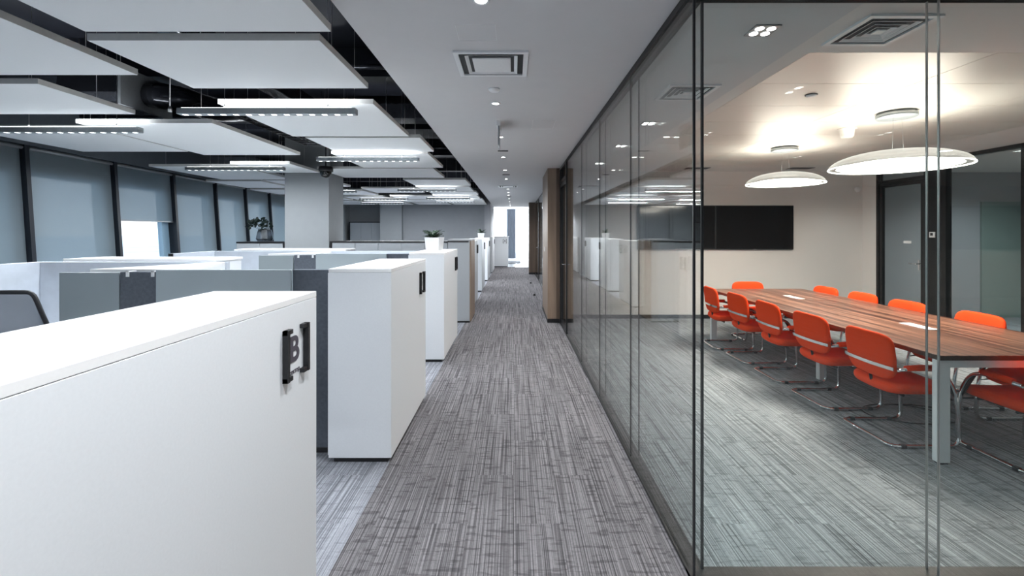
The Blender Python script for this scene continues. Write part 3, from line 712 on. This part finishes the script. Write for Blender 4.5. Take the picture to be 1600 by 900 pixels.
t = thing('smoke_detector', 'small dark rimmed smoke detector in the satin metal ceiling', 'smoke detector', (2.42, 3.75, H - 0.02))
ob('housing', lathe(B(), [(0, -0.014), (0.036, -0.014), (0.04, -0.004), (0.04, 0), (0, 0)], (2.42, 3.75, H), 24), 'vent', t)
ob('rim', lathe(B(), [(0.040, 0.0), (0.046, 0.0), (0.046, -0.006), (0.040, -0.006)], (2.42, 3.75, H), 24), 'black', t)
t = thing('motion_sensor', 'cream cup shaped sensor under the satin ceiling between the two pendants', 'sensor', (3.60, 4.98, H - 0.09))
ob('cup', lathe(B(), [(0, -0.10), (0.05, -0.10), (0.062, -0.08), (0.07, -0.012), (0.09, -0.01), (0.09, 0), (0, 0)], (3.60, 4.98, H), 28), 'plast', t)
t = thing('wall_sensor', 'small round grey sensor high on the wall right of the television', 'sensor', (6.31, TVY - 0.05, 2.35))
c = B(); bmesh.ops.create_uvsphere(c, u_segments=16, v_segments=10, radius=0.05)
for v in c.verts: v.co = Vector((6.28 + v.co.x, TVY - 0.03 + v.co.y * 0.8, 2.36 + v.co.z))
for f in c.faces: f.smooth = True
ob('dome', c, 'vent', t)
for i, xx in enumerate((3.2, 5.0)):
    c = B(); bx(c, xx - 0.2, xx + 0.2, 7.95, 8.15, H - 0.006, H, 0.002)
    s = ob('slot_diffuser', c, 'ventd', label='dark slot air outlet in the ceiling above the %s television' % ['left', 'right'][i], cat='air vent')

# ------------------------------------------------------------------ white cabinets with letter signs along the corridor
def sign(parent, xf, y0, z0, letter, small=True, ax='x'):
    """two bracket bars with a letter between them on the face x = xf (ax 'x') or y = xf (ax 'y')"""
    def P(u, d, z):   # u along the face, d out of the face
        return (xf + d, u, z) if ax == 'x' else (u, xf - d, z)
    def bb(c, u0, u1, d0, d1, za, zb):
        a = P(u0, d0, za); b = P(u1, d1, zb); bx(c, min(a[0], b[0]), max(a[0], b[0]), min(a[1], b[1]), max(a[1], b[1]), za, zb)
    w = 0.18; h = 0.19
    for s in (0, 1):
        c = B(); u = y0 + (0 if s == 0 else w); sg = 1 if s == 0 else -1
        lo, hi = sorted((u, u + sg * 0.016)); bb(c, lo, hi, 0, 0.021, z0, z0 + h)
        lo, hi = sorted((u, u + sg * 0.045)); bb(c, lo, hi, 0, 0.018, z0, z0 + 0.016); bb(c, lo, hi, 0, 0.018, z0 + h - 0.016, z0 + h)
        ob('sign_bracket', c, 'black', parent, label='black bracket bar')
    for (txt, size, zc, bold, nm) in ((letter, 0.135, z0 + h * 0.53, 0.0035, 'letter'), ('сектор', 0.026, z0 + 0.02, 0.0, 'caption')):
        t = textmesh(txt, size, 0.0008, bold)
        cx_ = y0 + w / 2
        for v in t.verts:
            a, b, d = v.co.x, v.co.y, v.co.z
            v.co = Vector(P(cx_ + a, 0.0012 + d, zc + b))
        ob(nm, t, 'letter', parent)
def cabinet(x0, x1, y0, y1, ht, lab, letter='B', group='white cabinets along the corridor', signy=None):
    t = thing('storage_cabinet', lab, 'cabinet', ((x0 + x1) / 2, (y0 + y1) / 2, 0), 0, group)
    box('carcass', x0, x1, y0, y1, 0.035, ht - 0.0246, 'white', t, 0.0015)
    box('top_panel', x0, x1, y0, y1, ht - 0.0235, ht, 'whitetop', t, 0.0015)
    box('plinth', x0 + 0.03, x1 - 0.03, y0 + 0.02, y1 - 0.02, 0, 0.035, 'black', t)
    ym = (y0 + y1) / 2
    for a, b, hy in ((y0 + 0.02, ym - 0.002, ym - 0.05), (ym + 0.002, y1 - 0.02, ym + 0.05)):
        d = box('door', x0 - 0.012, x0 - 0.0005, a, b, 0.045, ht - 0.03, 'white', t, 0.001)
        box('handle', x0 - 0.03, x0 - 0.012, hy - 0.006, hy + 0.006, 0.6, 0.76, 'alu', d)
    if letter: sign(t, x1, (signy if signy else y1 - 0.288), ht - 0.30, letter)
    return t
cabinet(-1.275, -0.84, 0.72, 1.96, 1.33, 'nearest white cabinet with a bracketed letter B at the left foreground')
cabinet(-1.27, -0.84, 3.155, 4.38, 1.33, 'second white cabinet from the front, plain white top, standing alone on the carpet')
cabinet(-1.275, -0.85, 5.6, 6.92, 1.33, 'third white cabinet from the front with a square planter on top')
cabinet(-1.27, -0.85, 9.62, 10.87, 1.40, 'fourth white cabinet from the front, just past the grey end panel')
cabinet(-1.27, -0.85, 12.2, 13.45, 1.40, 'fifth white cabinet from the front with a small planter on top')
cabinet(-1.27, -0.85, 14.9, 16.1, 1.40, 'sixth white cabinet from the front beside the end wall of the open office')
cabinet(-1.27 + 0.22, -0.83, 17.8, 19.6, 1.40, 'seventh white cabinet from the front, past the corner of the grey end wall')
# last one faces the corridor
t = thing('storage_cabinet', 'white cabinet with a bracketed letter A facing down the corridor by the end window', 'cabinet', (-0.62, 21.2, 0), 0, 'white cabinets along the corridor')
box('carcass', -0.97, -0.26, 21.0, 21.45, 0.035, 1.376, 'white', t, 0.002)
box('top_panel', -0.99, -0.22, 20.98, 21.46, 1.377, 1.40, 'whitetop', t, 0.002)
box('plinth', -0.94, -0.29, 21.03, 21.42, 0, 0.035, 'black', t)
sign(t, 21.0, -0.50, 1.08, 'A', ax='y')

# planters
def rosette(bm, cx_, cy_, cz, n, L, wd, up=0.6):
    for k in range(n):
        a = random.uniform(0, 2 * math.pi); l_ = L * random.uniform(0.6, 1.1); u = random.uniform(0.25, 1.0) * up
        p0 = Vector((cx_ + random.uniform(-.02, .02), cy_ + random.uniform(-.02, .02), cz)); d = Vector((math.cos(a), math.sin(a), 0)); s = Vector((-d.y, d.x, 0))
        prev = None
        for j in range(5):
            t_ = j / 4; q = p0 + d * l_ * t_ + Vector((0, 0, l_ * u * (1.6 * t_ - 0.9 * t_ * t_))); w_ = wd * math.sin(math.pi * min(0.98, 0.15 + t_ * 0.85)) + 0.0008
            up_ = Vector((0, 0, 0.0015))
            cur = [bm.verts.new(q - s * w_), bm.verts.new(q + up_ * 2), bm.verts.new(q + s * w_), bm.verts.new(q - up_ * 2)]
            if prev:
                for m_ in range(4): bm.faces.new((prev[m_], prev[(m_ + 1) % 4], cur[(m_ + 1) % 4], cur[m_]))
            prev = cur
def planter(x0, x1, y0, y1, z, h, lab, n):
    t = thing('planter', lab, 'planter', ((x0 + x1) / 2, (y0 + y1) / 2, z), 0, 'white planters on the cabinets')
    cx_, cy_ = (x0 + x1) / 2, (y0 + y1) / 2; c = B(); prev = None
    prof = [(0.84, 0), (1.0, h), (0.95, h), (0.93, h - 0.02)]
    rings = []
    for s, zz in prof: rings.append([c.verts.new((cx_ + sx_ * (x1 - x0) / 2 * s, cy_ + sy_ * (y1 - y0) / 2 * s, z + zz)) for sx_, sy_ in ((-1, -1), (1, -1), (1, 1), (-1, 1))])
    c.faces.new(rings[0][::-1])
    for A, Q in zip(rings, rings[1:]):
        for k in range(4): c.faces.new((A[k], A[(k + 1) % 4], Q[(k + 1) % 4], Q[k]))
    ob('pot', c, 'powder', t)
    box('soil', cx_ - (x1 - x0) * 0.465, cx_ + (x1 - x0) * 0.465, cy_ - (y1 - y0) * 0.465, cy_ + (y1 - y0) * 0.465, z + h - 0.04, z + h - 0.02, 'soil', t)
    c = B()
    m_ = 3 if (y1 - y0) > 0.3 else 1
    for j in range(m_):
        yy = cy_ + (j - (m_ - 1) / 2) * (y1 - y0) * 0.3
        rosette(c, cx_ - 0.02 * j, yy, z + h - 0.02, n, 0.14, 0.017, 1.3)
    ob('succulent_plant', c, 'leaf', t)
planter(-1.195, -1.0, 6.15, 6.62, 1.33, 0.18, 'white square planter of green succulents on the third cabinet', 26)
planter(-1.0, -0.83, 12.7, 12.87, 1.40, 0.16, 'small white planter with a dark green tuft on a far cabinet', 40)

# ------------------------------------------------------------------ long storage counters crossing the office
def counter(x0, x1, y0, y1, z, doors, lab, left_post=True, right_post=False):
    t = thing('storage_counter', lab, 'cabinet', ((x0 + x1) / 2, (y0 + y1) / 2, 0), 0)
    box('carcass', x0 + 0.002, x1 - 0.002, y0 + 0.02, y1, 0.06, z - 0.028, 'walll', t)
    box('top_frame', x0, x1, y0 - 0.003, y1, z - 0.028, z, 'black', t, 0.001)
    box('plinth', x0 + 0.02, x1 - 0.02, y0 + 0.04, y1 - 0.02, 0, 0.06, 'black', t)
    if left_post: box('side_frame', x0, x0 + 0.035, y0 - 0.003, y1 - 0.01, 0.0, z - 0.028, 'black', t)
    if right_post: box('side_frame', x1 - 0.035, x1, y0 - 0.003, y1 - 0.01, 0.0, z - 0.028, 'black', t)
    a = x0 + (0.038 if left_post else 0.002); b = x1 - (0.038 if right_post else 0.002); w = (b - a) / doors
    for k in range(doors): box('door', a + k * w + 0.003, a + (k + 1) * w - 0.003, y0, y0 + 0.019, 0.065, z - 0.032, 'greydoor', t, 0.001)
    return t
counter(-3.215, -1.16, 8.05, 8.5, 1.425, 5, 'long grey storage counter with a black edged top right of the grey column')
t = thing('end_panel_unit', 'tall light grey end unit with a brown wooden side closing the long storage counter', 'cabinet', (-0.95, 8.45, 0))
box('body', -1.155, -0.775, 8.05, 8.84, 0.03, 1.43, 'greydoor', t, 0.002)
box('top', -1.155, -0.75, 8.05, 8.84, 1.431, 1.457, 'walll', t, 0.001)
box('dark_edge', -1.155, -0.79, 8.044, 8.05, 1.405, 1.43, 'black', t)
box('wood_side', -0.774, -0.75, 8.05, 8.84, 0.03, 1.43, 'brown', t, 0.001)
box('plinth', -1.14, -0.78, 8.08, 8.82, 0, 0.03, 'black', t)
counter(-4.85, -4.0, 8.05, 8.5, 1.415, 2, 'short grey storage counter with the glass vase left of the grey column', False, True)
t = counter(-6.3, -5.0, 17.62, 18.05, 1.98, 3, 'tall grey cabinet with black frame in the recess of the far wall', True, True)
# vase with branches
t = thing('glass_vase', 'angular clear glass vase holding dark leafy branches on the short storage counter', 'vase', (-4.47, 8.27, 1.415))
c = B(); sg = 8; R_ = [(0.115, 0.0), (0.15, 0.05), (0.125, 0.17), (0.105, 0.215), (0.098, 0.215), (0.118, 0.165), (0.14, 0.05), (0.105, 0.012)]
lathe(c, [(0, 0)] + R_ + [(0, 0.012)], (-4.47, 8.27, 1.415), sg, False); ob('vase_body', c, 'vase', t)
c = B(); lf = B(); rnd = random.Random(3); cen = []
while len(cen) < 64:
    q = Vector([rnd.uniform(-1, 1) for _ in range(3)])
    if q.length < 1: cen.append(Vector((-4.55 + q.x * 0.27, 8.27 + q.y * 0.15, 1.735 + q.z * 0.115 - 0.05 * abs(q.x))))
for k in range(0, 64, 5):
    top = cen[k]; b0 = Vector((-4.47 + rnd.uniform(-.04, .04), 8.27 + rnd.uniform(-.04, .04), 1.44)); mid = (b0 + top) / 2 + Vector((0, 0, 0.08)); mid.x = -4.47 + (mid.x + 4.47) * 0.45
    pts = [b0 * (1 - u) ** 2 + mid * 2 * u * (1 - u) + top * u * u for u in [j / 6 for j in range(7)]]
    tube(c, pts, [0.004 - 0.0004 * j for j in range(7)], 6)
for q in cen:
    r_ = rnd.uniform(0.024, 0.042); n_ = Vector([rnd.uniform(-1, 1) for _ in range(3)]).normalized(); u_ = n_.orthogonal().normalized(); w_ = n_.cross(u_)
    a1 = lf.verts.new(q + n_ * 0.004); a2 = lf.verts.new(q - n_ * 0.002)
    ring = [lf.verts.new(q + (u_ * math.cos(x_) + w_ * 0.75 * math.sin(x_)) * r_) for x_ in [2 * math.pi * i_ / 10 for i_ in range(10)]]
    for i_ in range(10): lf.faces.new((ring[i_], ring[(i_ + 1) % 10], a1)); lf.faces.new((ring[(i_ + 1) % 10], ring[i_], a2))
ob('branch', c, 'leaf2', t); ob('foliage', lf, 'leaf2', t)

# ------------------------------------------------------------------ workstations behind the cabinets
def screen_panel(x0, x1, y0, y1, z0, z1, m, nm, lab, foot=False, edge=None):
    t = thing(nm, lab, 'screen', ((x0 + x1) / 2, (y0 + y1) / 2, z0 if not foot else 0))
    box('panel', x0, x1, y0, y1, z0 if not foot else 0.04, z1, m, t, 0.003)
    if foot: box('foot', x0 + 0.02, x1 - 0.02, y0 + 0.002, y1 - 0.002, 0, 0.04, 'black', t, 0.004)
    return t
def desk(x0, x1, y0, y1, lab):
    t = thing('office_desk', lab, 'desk', ((x0 + x1) / 2, (y0 + y1) / 2, 0))
    box('desktop', x0, x1, y0, y1, 0.715, 0.74, 'whitetop', t, 0.002)
    for xx in (x0 + 0.04, x1 - 0.10):
        for yy in (y0 + 0.05, y1 - 0.10): box('leg', xx, xx + 0.05, yy, yy + 0.05, 0, 0.69, 'powder', t)
    c = B(); bx(c, x0 + 0.04, x1 - 0.05, y0 + 0.06, y0 + 0.09, 0.69, 0.715); bx(c, x0 + 0.04, x1 - 0.05, y1 - 0.09, y1 - 0.06, 0.69, 0.715)
    ob('frame', c, 'powder', t)
for ci, (y, who, sx0) in enumerate(((3.30, 'first', 0.0), (5.74, 'second', 0.08))):
    screen_panel(-1.585, -1.29, y, y + 0.055, 0, 1.312, 'felt_dark', 'fabric_screen', 'dark grey fabric screen reaching the floor beside the %s cabinet' % ('second' if ci == 0 else 'third'), True)
    screen_panel(-2.53 + sx0, -1.575, y - 0.045, y - 0.025, 0.76, 1.315, 'screen2', 'desk_screen', 'wide light grey desk screen of the %s workstation' % who)
    s = screen_panel(-2.82 + sx0, -2.53 + sx0, y, y + 0.055, 0, 1.295, 'felt_dark', 'fabric_screen', 'narrow dark fabric screen with two white clips, %s workstation' % who, True)
    for q in (0.045, 0.225):
        c = B(); bx(c, -2.82 + sx0 + q, -2.82 + sx0 + q + 0.022, y - 0.006, y + 0.061, 1.296, 1.302); bx(c, -2.82 + sx0 + q, -2.82 + sx0 + q + 0.022, y - 0.006, y - 0.001, 1.262, 1.302)
        ob('clip', c, 'powder', s, label='white clip')
    screen_panel(-3.26 + sx0, -2.83 + sx0, y + 0.002, y + 0.022, 0.55, 1.292, 'screen', 'desk_screen', 'narrow grey desk screen at the left of the %s workstation' % who)
    screen_panel(-4.29, -1.35 if ci else -2.6, y + 0.87, y + 0.92, 0.0, 1.312, 'felt_pale', 'felt_screen', 'pale felt screen standing across the %s workstation' % who, True)
    f = screen_panel(-4.342, -4.292, y + 0.06, y + 0.92, 0.0, 1.312, 'felt_pale', 'felt_screen', 'pale felt side screen of the %s workstation towards the windows' % who, True)
    box('edge_trim', -4.343, -4.287, y + 0.05, y + 0.06, 0.04, 1.312, 'black', f)
    desk(-4.28, -2.82 if ci == 0 else -2.82, y + 0.26, y + 0.86, 'white desk inside the pale felt screens of the %s workstation' % who)
    desk(-3.2, -1.60, y - 0.86, y - 0.05, 'white desk in front of the grey screens of the %s workstation' % who)
    # tapered cabinet
    t = thing('tapered_cabinet', 'white wedge shaped cabinet tapering to a point behind the screens of the %s workstation' % who, 'cabinet', (-2.65, y + 0.5, 0))
    poly = [(-2.80, y + 0.07), (-2.50, y + 0.07), (-2.52, y + 0.35), (-2.57, y + 0.65), (-2.62, y + 0.85), (-2.80, y + 0.85)]
    poly = [(-2.80, y + 0.07), (-2.47, y + 0.07), (-2.50, y + 0.35), (-2.54, y + 0.62), (-2.60, y + 0.85), (-2.64, y + 0.85), (-2.8, y + 0.45)]
    ob('carcass', prism(B(), poly, 0.04, 1.285), 'white', t)
    tp = [(-3.10, y + 0.07), (-2.47, y + 0.07), (-2.50, y + 0.35), (-2.54, y + 0.62), (-2.61, y + 0.865), (-2.70, y + 0.865)]
    ob('top_panel', prism(B(), tp, 1.286, 1.31), 'whitetop', t)
    # white storage block behind the felt
    t = thing('low_cabinet', 'long white topped cabinet behind the pale felt screen of the %s workstation' % who, 'cabinet', (-3.3, y + 1.2, 0))
    xa = (-4.14 if ci == 0 else -4.05); xb = (-2.75 if ci == 0 else -2.45)
    box('carcass', xa, xb, y + 0.95, y + 1.35, 0.04, 1.31, 'white', t, 0.002)
    box('top_panel', xa - 0.01, xb + 0.01, y + 0.94, y + 1.36, 1.311, 1.335, 'whitetop', t, 0.002)
    box('plinth', xa + 0.02, xb - 0.02, y + 0.97, y + 1.33, 0, 0.04, 'black', t)

# office chair at the left edge
def task_chair(loc, rotz, lab):
    t = thing('task_chair', lab, 'office chair', loc, rotz)
    def fr(u, v, s=0): # back surface: u across, v up 0..0.5 ; local x across, sitter faces +y
        return Vector((u, -0.23 - v * 0.10 - 0.9 * (0.06 - u * u) * 0.4, 0.56 + v))
    def outline(k):
        pts = [(-0.235, 0.0), (-0.27, 0.15), (-0.265, 0.30), (-0.19, 0.575), (0.19, 0.575), (0.265, 0.30), (0.27, 0.15), (0.235, 0.0)]
        return pts
    o = [Vector((a, b, 0)) for a, b in outline(0)]
    o2 = fillet(o + [o[0]], 0.05, 4)[:-1]
    c = B(); tube(c, [fr(p.x, p.y) for p in o2], 0.016, 8, closed=True); ob('back_frame', c, 'black', t, local=True)
    c = B(); rows_ = 12; grid = []
    def half(v):
        if v < .15: return 0.235 + 0.035 * v / .15
        if v < .30: return 0.27 - 0.005 * (v - .15) / .15
        return 0.265 - 0.075 * (v - .3) / .275
    for i in range(rows_ + 1):
        v = 0.003 + 0.568 * i / rows_; h_ = half(v); grid.append([c.verts.new(fr(-h_ + 2 * h_ * j / 10, v)) for j in range(11)])
    for i in range(rows_):
        for j in range(10): c.faces.new((grid[i][j], grid[i][j + 1], grid[i + 1][j + 1], grid[i + 1][j]))
    ob('back_mesh', c, 'meshb', t, local=True)
    c = B(); pad(c, 0.50, 0.48, 0.08, 5, lambda u, v, s: Vector((u, v + 0.02, 0.47 + s - 0.10 * max(0, v) ** 2))); ob('seat', c, 'felt_dark', t, local=True)
    c = B(); tube(c, fillet([(0, 0.0, 0.42), (0, -0.24, 0.42), (0, -0.29, 0.56), (0, -0.285, 0.68)], 0.06), 0.022, 8); cyl(c, 0, 0, 0.36, 0.44, 0.09); ob('seat_mechanism', c, 'black', t, local=True)
    c = B(); cyl(c, 0, 0, 0.10, 0.38, 0.025); cyl(c, 0, 0, 0.08, 0.22, 0.035); ob('gas_column', c, 'black', t, local=True)
    for s in (-1, 1):
        c = B(); tube(c, fillet([(s * 0.15, 0, 0.42), (s * 0.29, 0, 0.44), (s * 0.30, 0, 0.66)], 0.05), 0.014, 8); bx(c, s * 0.30 - 0.035, s * 0.30 + 0.035, -0.12, 0.12, 0.66, 0.685, 0.01); ob('armrest', c, 'black', t, local=True)
    for k in range(5):
        a = math.pi / 2 + k * 2 * math.pi / 5; c = B(); tube(c, [(0.02 * math.cos(a), 0.02 * math.sin(a), 0.10), (0.30 * math.cos(a), 0.30 * math.sin(a), 0.075)], [0.026, 0.014], 8); l_ = ob('leg', c, 'black', t, local=True)
        c = B(); bmesh.ops.create_cone(c, cap_ends=True, segments=16, radius1=0.027, radius2=0.027, depth=0.04, matrix=Matrix.Translation((0.30 * math.cos(a), 0.30 * math.sin(a), 0.027)) @ Matrix.Rotation(a, 4, 'Z') @ Matrix.Rotation(math.pi / 2, 4, 'Y')); 
        cc = ob('caster', c, 'black', t, local=True)
    return t
task_chair((-3.80, 3.72, 0), math.radians(4), 'black mesh backed office chair at the left edge before the pale felt screen')

# ------------------------------------------------------------------ conference table
t = thing('conference_table', 'long walnut conference table with white metal legs in the glass meeting room', 'table', (3.57, 4.96, 0))
TX0, TX1, TY0, TY1, TZ = 2.88, 4.26, 3.12, 6.82, 0.745
c = B(); bx(c, TX0, TX1, TY0, TY1, TZ - 0.006, TZ, 0.001); ob('tabletop', c, 'walnut', t)
c = B(); bx(c, TX0 + 0.001, TX1 - 0.001, TY0 + 0.001, TY1 - 0.001, TZ - 0.034, TZ - 0.0062); ob('tabletop_edge', c, 'darkedge', t)
for (xx, yy) in ((TX0 + 0.005, TY0 + 0.01), (TX1 - 0.085, TY0 + 0.01), (TX0 + 0.005, TY1 - 0.09), (TX1 - 0.085, TY1 - 0.09)):
    box('leg', xx, xx + 0.08, yy, yy + 0.05, 0.012, TZ - 0.035, 'powder', t, 0.002)
    box('foot_pad', xx + 0.01, xx + 0.07, yy + 0.006, yy + 0.044, 0, 0.012, 'black', t)
for xx in (3.27, 3.80): box('centre_leg', xx, xx + 0.07, 4.93, 4.99, 0, TZ - 0.035, 'powder', t, 0.002)
c = B(); bx(c, TX0 + 0.085, TX1 - 0.085, TY0 + 0.012, TY0 + 0.05, TZ - 0.085, TZ - 0.035); bx(c, TX0 + 0.085, TX1 - 0.085, TY1 - 0.05, TY1 - 0.012, TZ - 0.085, TZ - 0.035)
for xx in (3.05, 4.05): bx(c, xx, xx + 0.04, TY0 + 0.05, TY1 - 0.05, TZ - 0.085, TZ - 0.035)
ob('frame', c, 'powder', t)
for yy in (4.08, 5.90):
    f = box('power_box', 3.53, 3.63, yy - 0.15, yy + 0.15, TZ, TZ + 0.006, 'powder', t, 0.001, label='white cable access flap')
# chairs
def conf_chair(lab, loc, rotz):
    t = thing('cantilever_chair', lab, 'chair', loc, rotz, 'orange chairs around the conference table')
    def back(u, v, s):   # u across (y), v up, s thickness ; sitter faces +x, back surface at x ~ -0.23
        x = -0.235 - 0.12 * v + 0.35 * u * u * 1.0
        return Vector((x + s, u * (1 - 0.16 * (max(0, -v) / 0.19) ** 2), 0.645 + v))
    c = B(); pad(c, 0.49, 0.35, 0.045, 5.0, back); ob('backrest', c, 'orange', t, local=True)
    def seat(u, v, s):
        x, y = u, v
        return Vector((x, y, 0.415 + s + 0.02 * (y / 0.24) ** 2 - 0.35 * max(0, x - 0.1) ** 2 * 4 * 0.3 + 0.0))
    c = B(); pad(c, 0.47, 0.48, 0.085, 5.5, lambda u, v, s: seat(u + 0.0, v, s) + Vector((0.02, 0, -0.012))); ob('seat', c, 'orange', t, local=True)
    # chrome band around the rear of the back
    c = B(); n = 14
    for k in range(n):
        pass
    prev = None
    for k in range(n + 1):
        u = -0.25 + 0.5 * k / n; p = back(u, -0.058, -0.024); q = back(u, -0.084, -0.024); th = Vector((-0.006, 0, 0))
        cur = [c.verts.new(p), c.verts.new(q), c.verts.new(q + th), c.verts.new(p + th)]
        if prev:
            for m_ in range(4):
                f = c.faces.new((prev[m_], prev[(m_ + 1) % 4], cur[(m_ + 1) % 4], cur[m_]))
        else: c.faces.new(cur)
        prev = cur
    c.faces.new(prev[::-1]); ob('back_band', c, 'chrome', t, local=True)
    # one continuous cantilever tube: arm - front curve - skid - rear loop - skid - front curve - arm
    W_ = 0.255; r = 0.0140; zf = r
    side = [(-0.205, 1, 0.572), (0.02, 1, 0.580), (0.13, 1, 0.555), (0.20, 1, 0.44), (0.235, 1, 0.25), (0.245, 1, zf), (-0.26, 1, zf)]
    L_ = [Vector((a, -W_, z)) for a, _, z in side]; R2 = [Vector((a, W_, z)) for a, _, z in side][::-1]
    c = B(); tube(c, fillet(L_ + R2, 0.075, 5), r, 8); ob('frame', c, 'chrome', t, local=True)
    c = B()
    for s in (-1, 1): tube(c, [(0.10, s * W_, 0.565), (0.10, s * W_, 0.565)][:1] + [(0.225, s * W_, 0.34), (0.16, s * 0.21, 0.365)], 0.009, 6)
    for xx in (-0.12, 0.14): tube(c, [(xx, -0.20, 0.368), (xx, 0.20, 0.368)], 0.011, 8)
    tube(c, fillet([(-0.10, 0, 0.375), (-0.20, 0, 0.40), (-0.215, 0, 0.50)], 0.04), 0.011, 8)
    ob('seat_support', c, 'blackm', t, local=True)
    for s in (-1, 1):
        c = B(); pts = [(-0.15, s * W_, 0.583), (-0.05, s * W_, 0.588), (0.06, s * W_, 0.588)]
        tube(c, pts, [0.021, 0.023, 0.021], 10); ob('armrest', c, 'orange', t, local=True)
    c = B()
    for s in (-1, 1):
        for xx in (0.14, -0.17): bx(c, xx - 0.02, xx + 0.02, s * W_ - 0.015, s * W_ + 0.015, 0, 0.0285, 0.003)
    ob('floor_glide', c, 'black', t, local=True)
    return t
LX = 3.015
ch = conf_chair('orange cantilever chair on the left side of the table, nearest to the glass front', (LX, 3.625, 0), 0)
names = ['second', 'third', 'fourth', 'fifth']
for i, yy in enumerate((4.345, 5.06, 5.76, 6.42)):
    dup(ch, (LX + (0.0 if i < 3 else -0.04), yy, 0), [0.03, -0.02, 0.02, -0.06][i], 'orange cantilever chair on the left side of the table, %s from the near end' % names[i])
RXX = 4.13
for i, yy in enumerate((3.62, 4.35, 5.10, 5.80, 6.44)):
    dup(ch, (RXX + 0.03 * (i % 2), yy, 0), math.pi + [0.02, -0.03, 0.03, 0.0, 0.02][i], 'orange cantilever chair on the right side of the table, %s from the near end' % (['nearest', 'second', 'third', 'fourth', 'fifth'][i]))
dup(ch, (3.60, 6.87, 0), -math.pi / 2, 'orange cantilever chair at the far head of the table below the televisions')
dup(ch, (3.585, 3.22, 0), math.pi / 2, 'orange cantilever chair at the near head of the table, back to the glass front')
c = B(); pts = [(3.35 + 0.35 * math.cos(a) + 0.02 * a, 4.0 + 0.22 * math.sin(a), 0.006) for a in [k * 0.25 for k in range(34)]]
tube(c, pts, 0.005, 6); ob('floor_cable', c, 'cable', label='black cable coiled on the carpet under the conference table', cat='cable')

for i, (xx, yy) in enumerate(((8.2, 7.2), (9.5, 5.2), (8.0, 4.0))):  # unseen downlights added to brighten the wall beyond the right glass
    t = thing('downlight', 'round ceiling downlight added to brighten the space behind the right glass wall, %s' % ['by the pale back wall', 'farthest to the right', 'nearest to the glass front'][i], 'downlight', (xx, yy, H - 0.006))
    c = lathe(B(), [(0.052, 0.006), (0.052, 0.0), (0.040, 0.0), (0.037, 0.005)], (xx, yy, H - 0.006), 24); ob('trim_ring', c, 'vent', t)
    ob('lens', cyl(B(), xx, yy, H - 0.004, H - 0.001, 0.035), 'bulb', t)
    light('spot', 'SPOT', (xx, yy, H - 0.01), (0, 0, 0), t, 75, NEUT, spot_size=math.radians(150), spot_blend=0.9, shadow_soft_size=0.04)
# televisions
for i, x0 in enumerate((2.25, 3.68)):
    t = thing('television', 'black wide television on the meeting room wall, %s one of the pair' % ['left', 'right'][i], 'television', (x0 + 0.71, TVY - 0.04, 1.265), 0, 'televisions on the meeting room wall')
    box('housing', x0, x0 + 1.42, TVY - 0.06, TVY - 0.02, 1.265, 2.07, 'black', t, 0.004)
    box('display', x0 + 0.010, x0 + 1.41, TVY - 0.0625, TVY - 0.0602, 1.285, 2.06, 'tv', t)
    box('logo_tab', x0 + 0.685, x0 + 0.735, TVY - 0.0635, TVY - 0.0602, 1.267, 1.277, 'steel', t)
    box('wall_mount', x0 + 0.4, x0 + 1.0, TVY - 0.02, TVY, 1.45, 1.85, 'black', t)

# pendants over the table
def pendant(x, y, zr, R0, lab):
    t = thing('disc_pendant', lab, 'pendant lamp', (x, y, zr), 0, 'glowing disc pendants over the conference table')
    ob('canopy', lathe(B(), [(0, -0.052), (0.155, -0.052), (0.16, -0.048), (0.16, -0.018), (0.145, -0.018), (0.145, 0), (0, 0)], (x, y, H), 40), 'alu', t)
    for dx in (-0.03, 0.05): ob('suspension_wire', tube(B(), [(x + dx, y, H - 0.05), (x + dx * 1.3, y, zr + 0.15)], 0.0007, 5), 'alu', t)
    # outer clear dome
    prof = [(R0 * math.cos(a), 0.155 * math.sin(a)) for a in [k * (math.pi / 2) / 12 for k in range(13)]]
    prof = [(R0 + 0.004, -0.010), (R0, 0.0)] + prof[1:]
    prof[-1] = (0, 0.155)
    ob('outer_shade', lathe(B(), prof, (x, y, zr), 64), 'shell', t)
    # inner luminous lens body
    R1 = R0 * 0.88
    pr = [(0, -0.004), (R1 * 0.5, -0.006), (R1 * 0.9, -0.004), (R1, 0.004), (R1 * 0.93, 0.022), (R1 * 0.7, 0.042), (R1 * 0.35, 0.054), (0, 0.058)]
    ob('light_disc', lathe(B(), pr, (x, y, zr), 64), 'lens', t)
    c = B(); tube(c, [(x + R0 * math.cos(2 * math.pi * k / 64), y + R0 * math.sin(2 * math.pi * k / 64), zr) for k in range(64)], 0.006, 6, closed=True); ob('rim', c, 'lens', t)
    light('downlight', 'AREA', (x, y, zr - 0.02), (0, 0, 0), t, PEND_DN, WARM, shape='DISK', size=R0 * 1.6)
    light('uplight', 'AREA', (x, y, zr + 0.075), (math.pi, 0, 0), t, PEND_UP, WARM, shape='DISK', size=R0 * 1.5)
pendant(3.57, 4.30, 2.19, 0.53, 'large glowing disc pendant over the near half of the conference table')
pendant(3.57, 6.08, 2.22, 0.46, 'glowing disc pendant over the far half of the conference table')
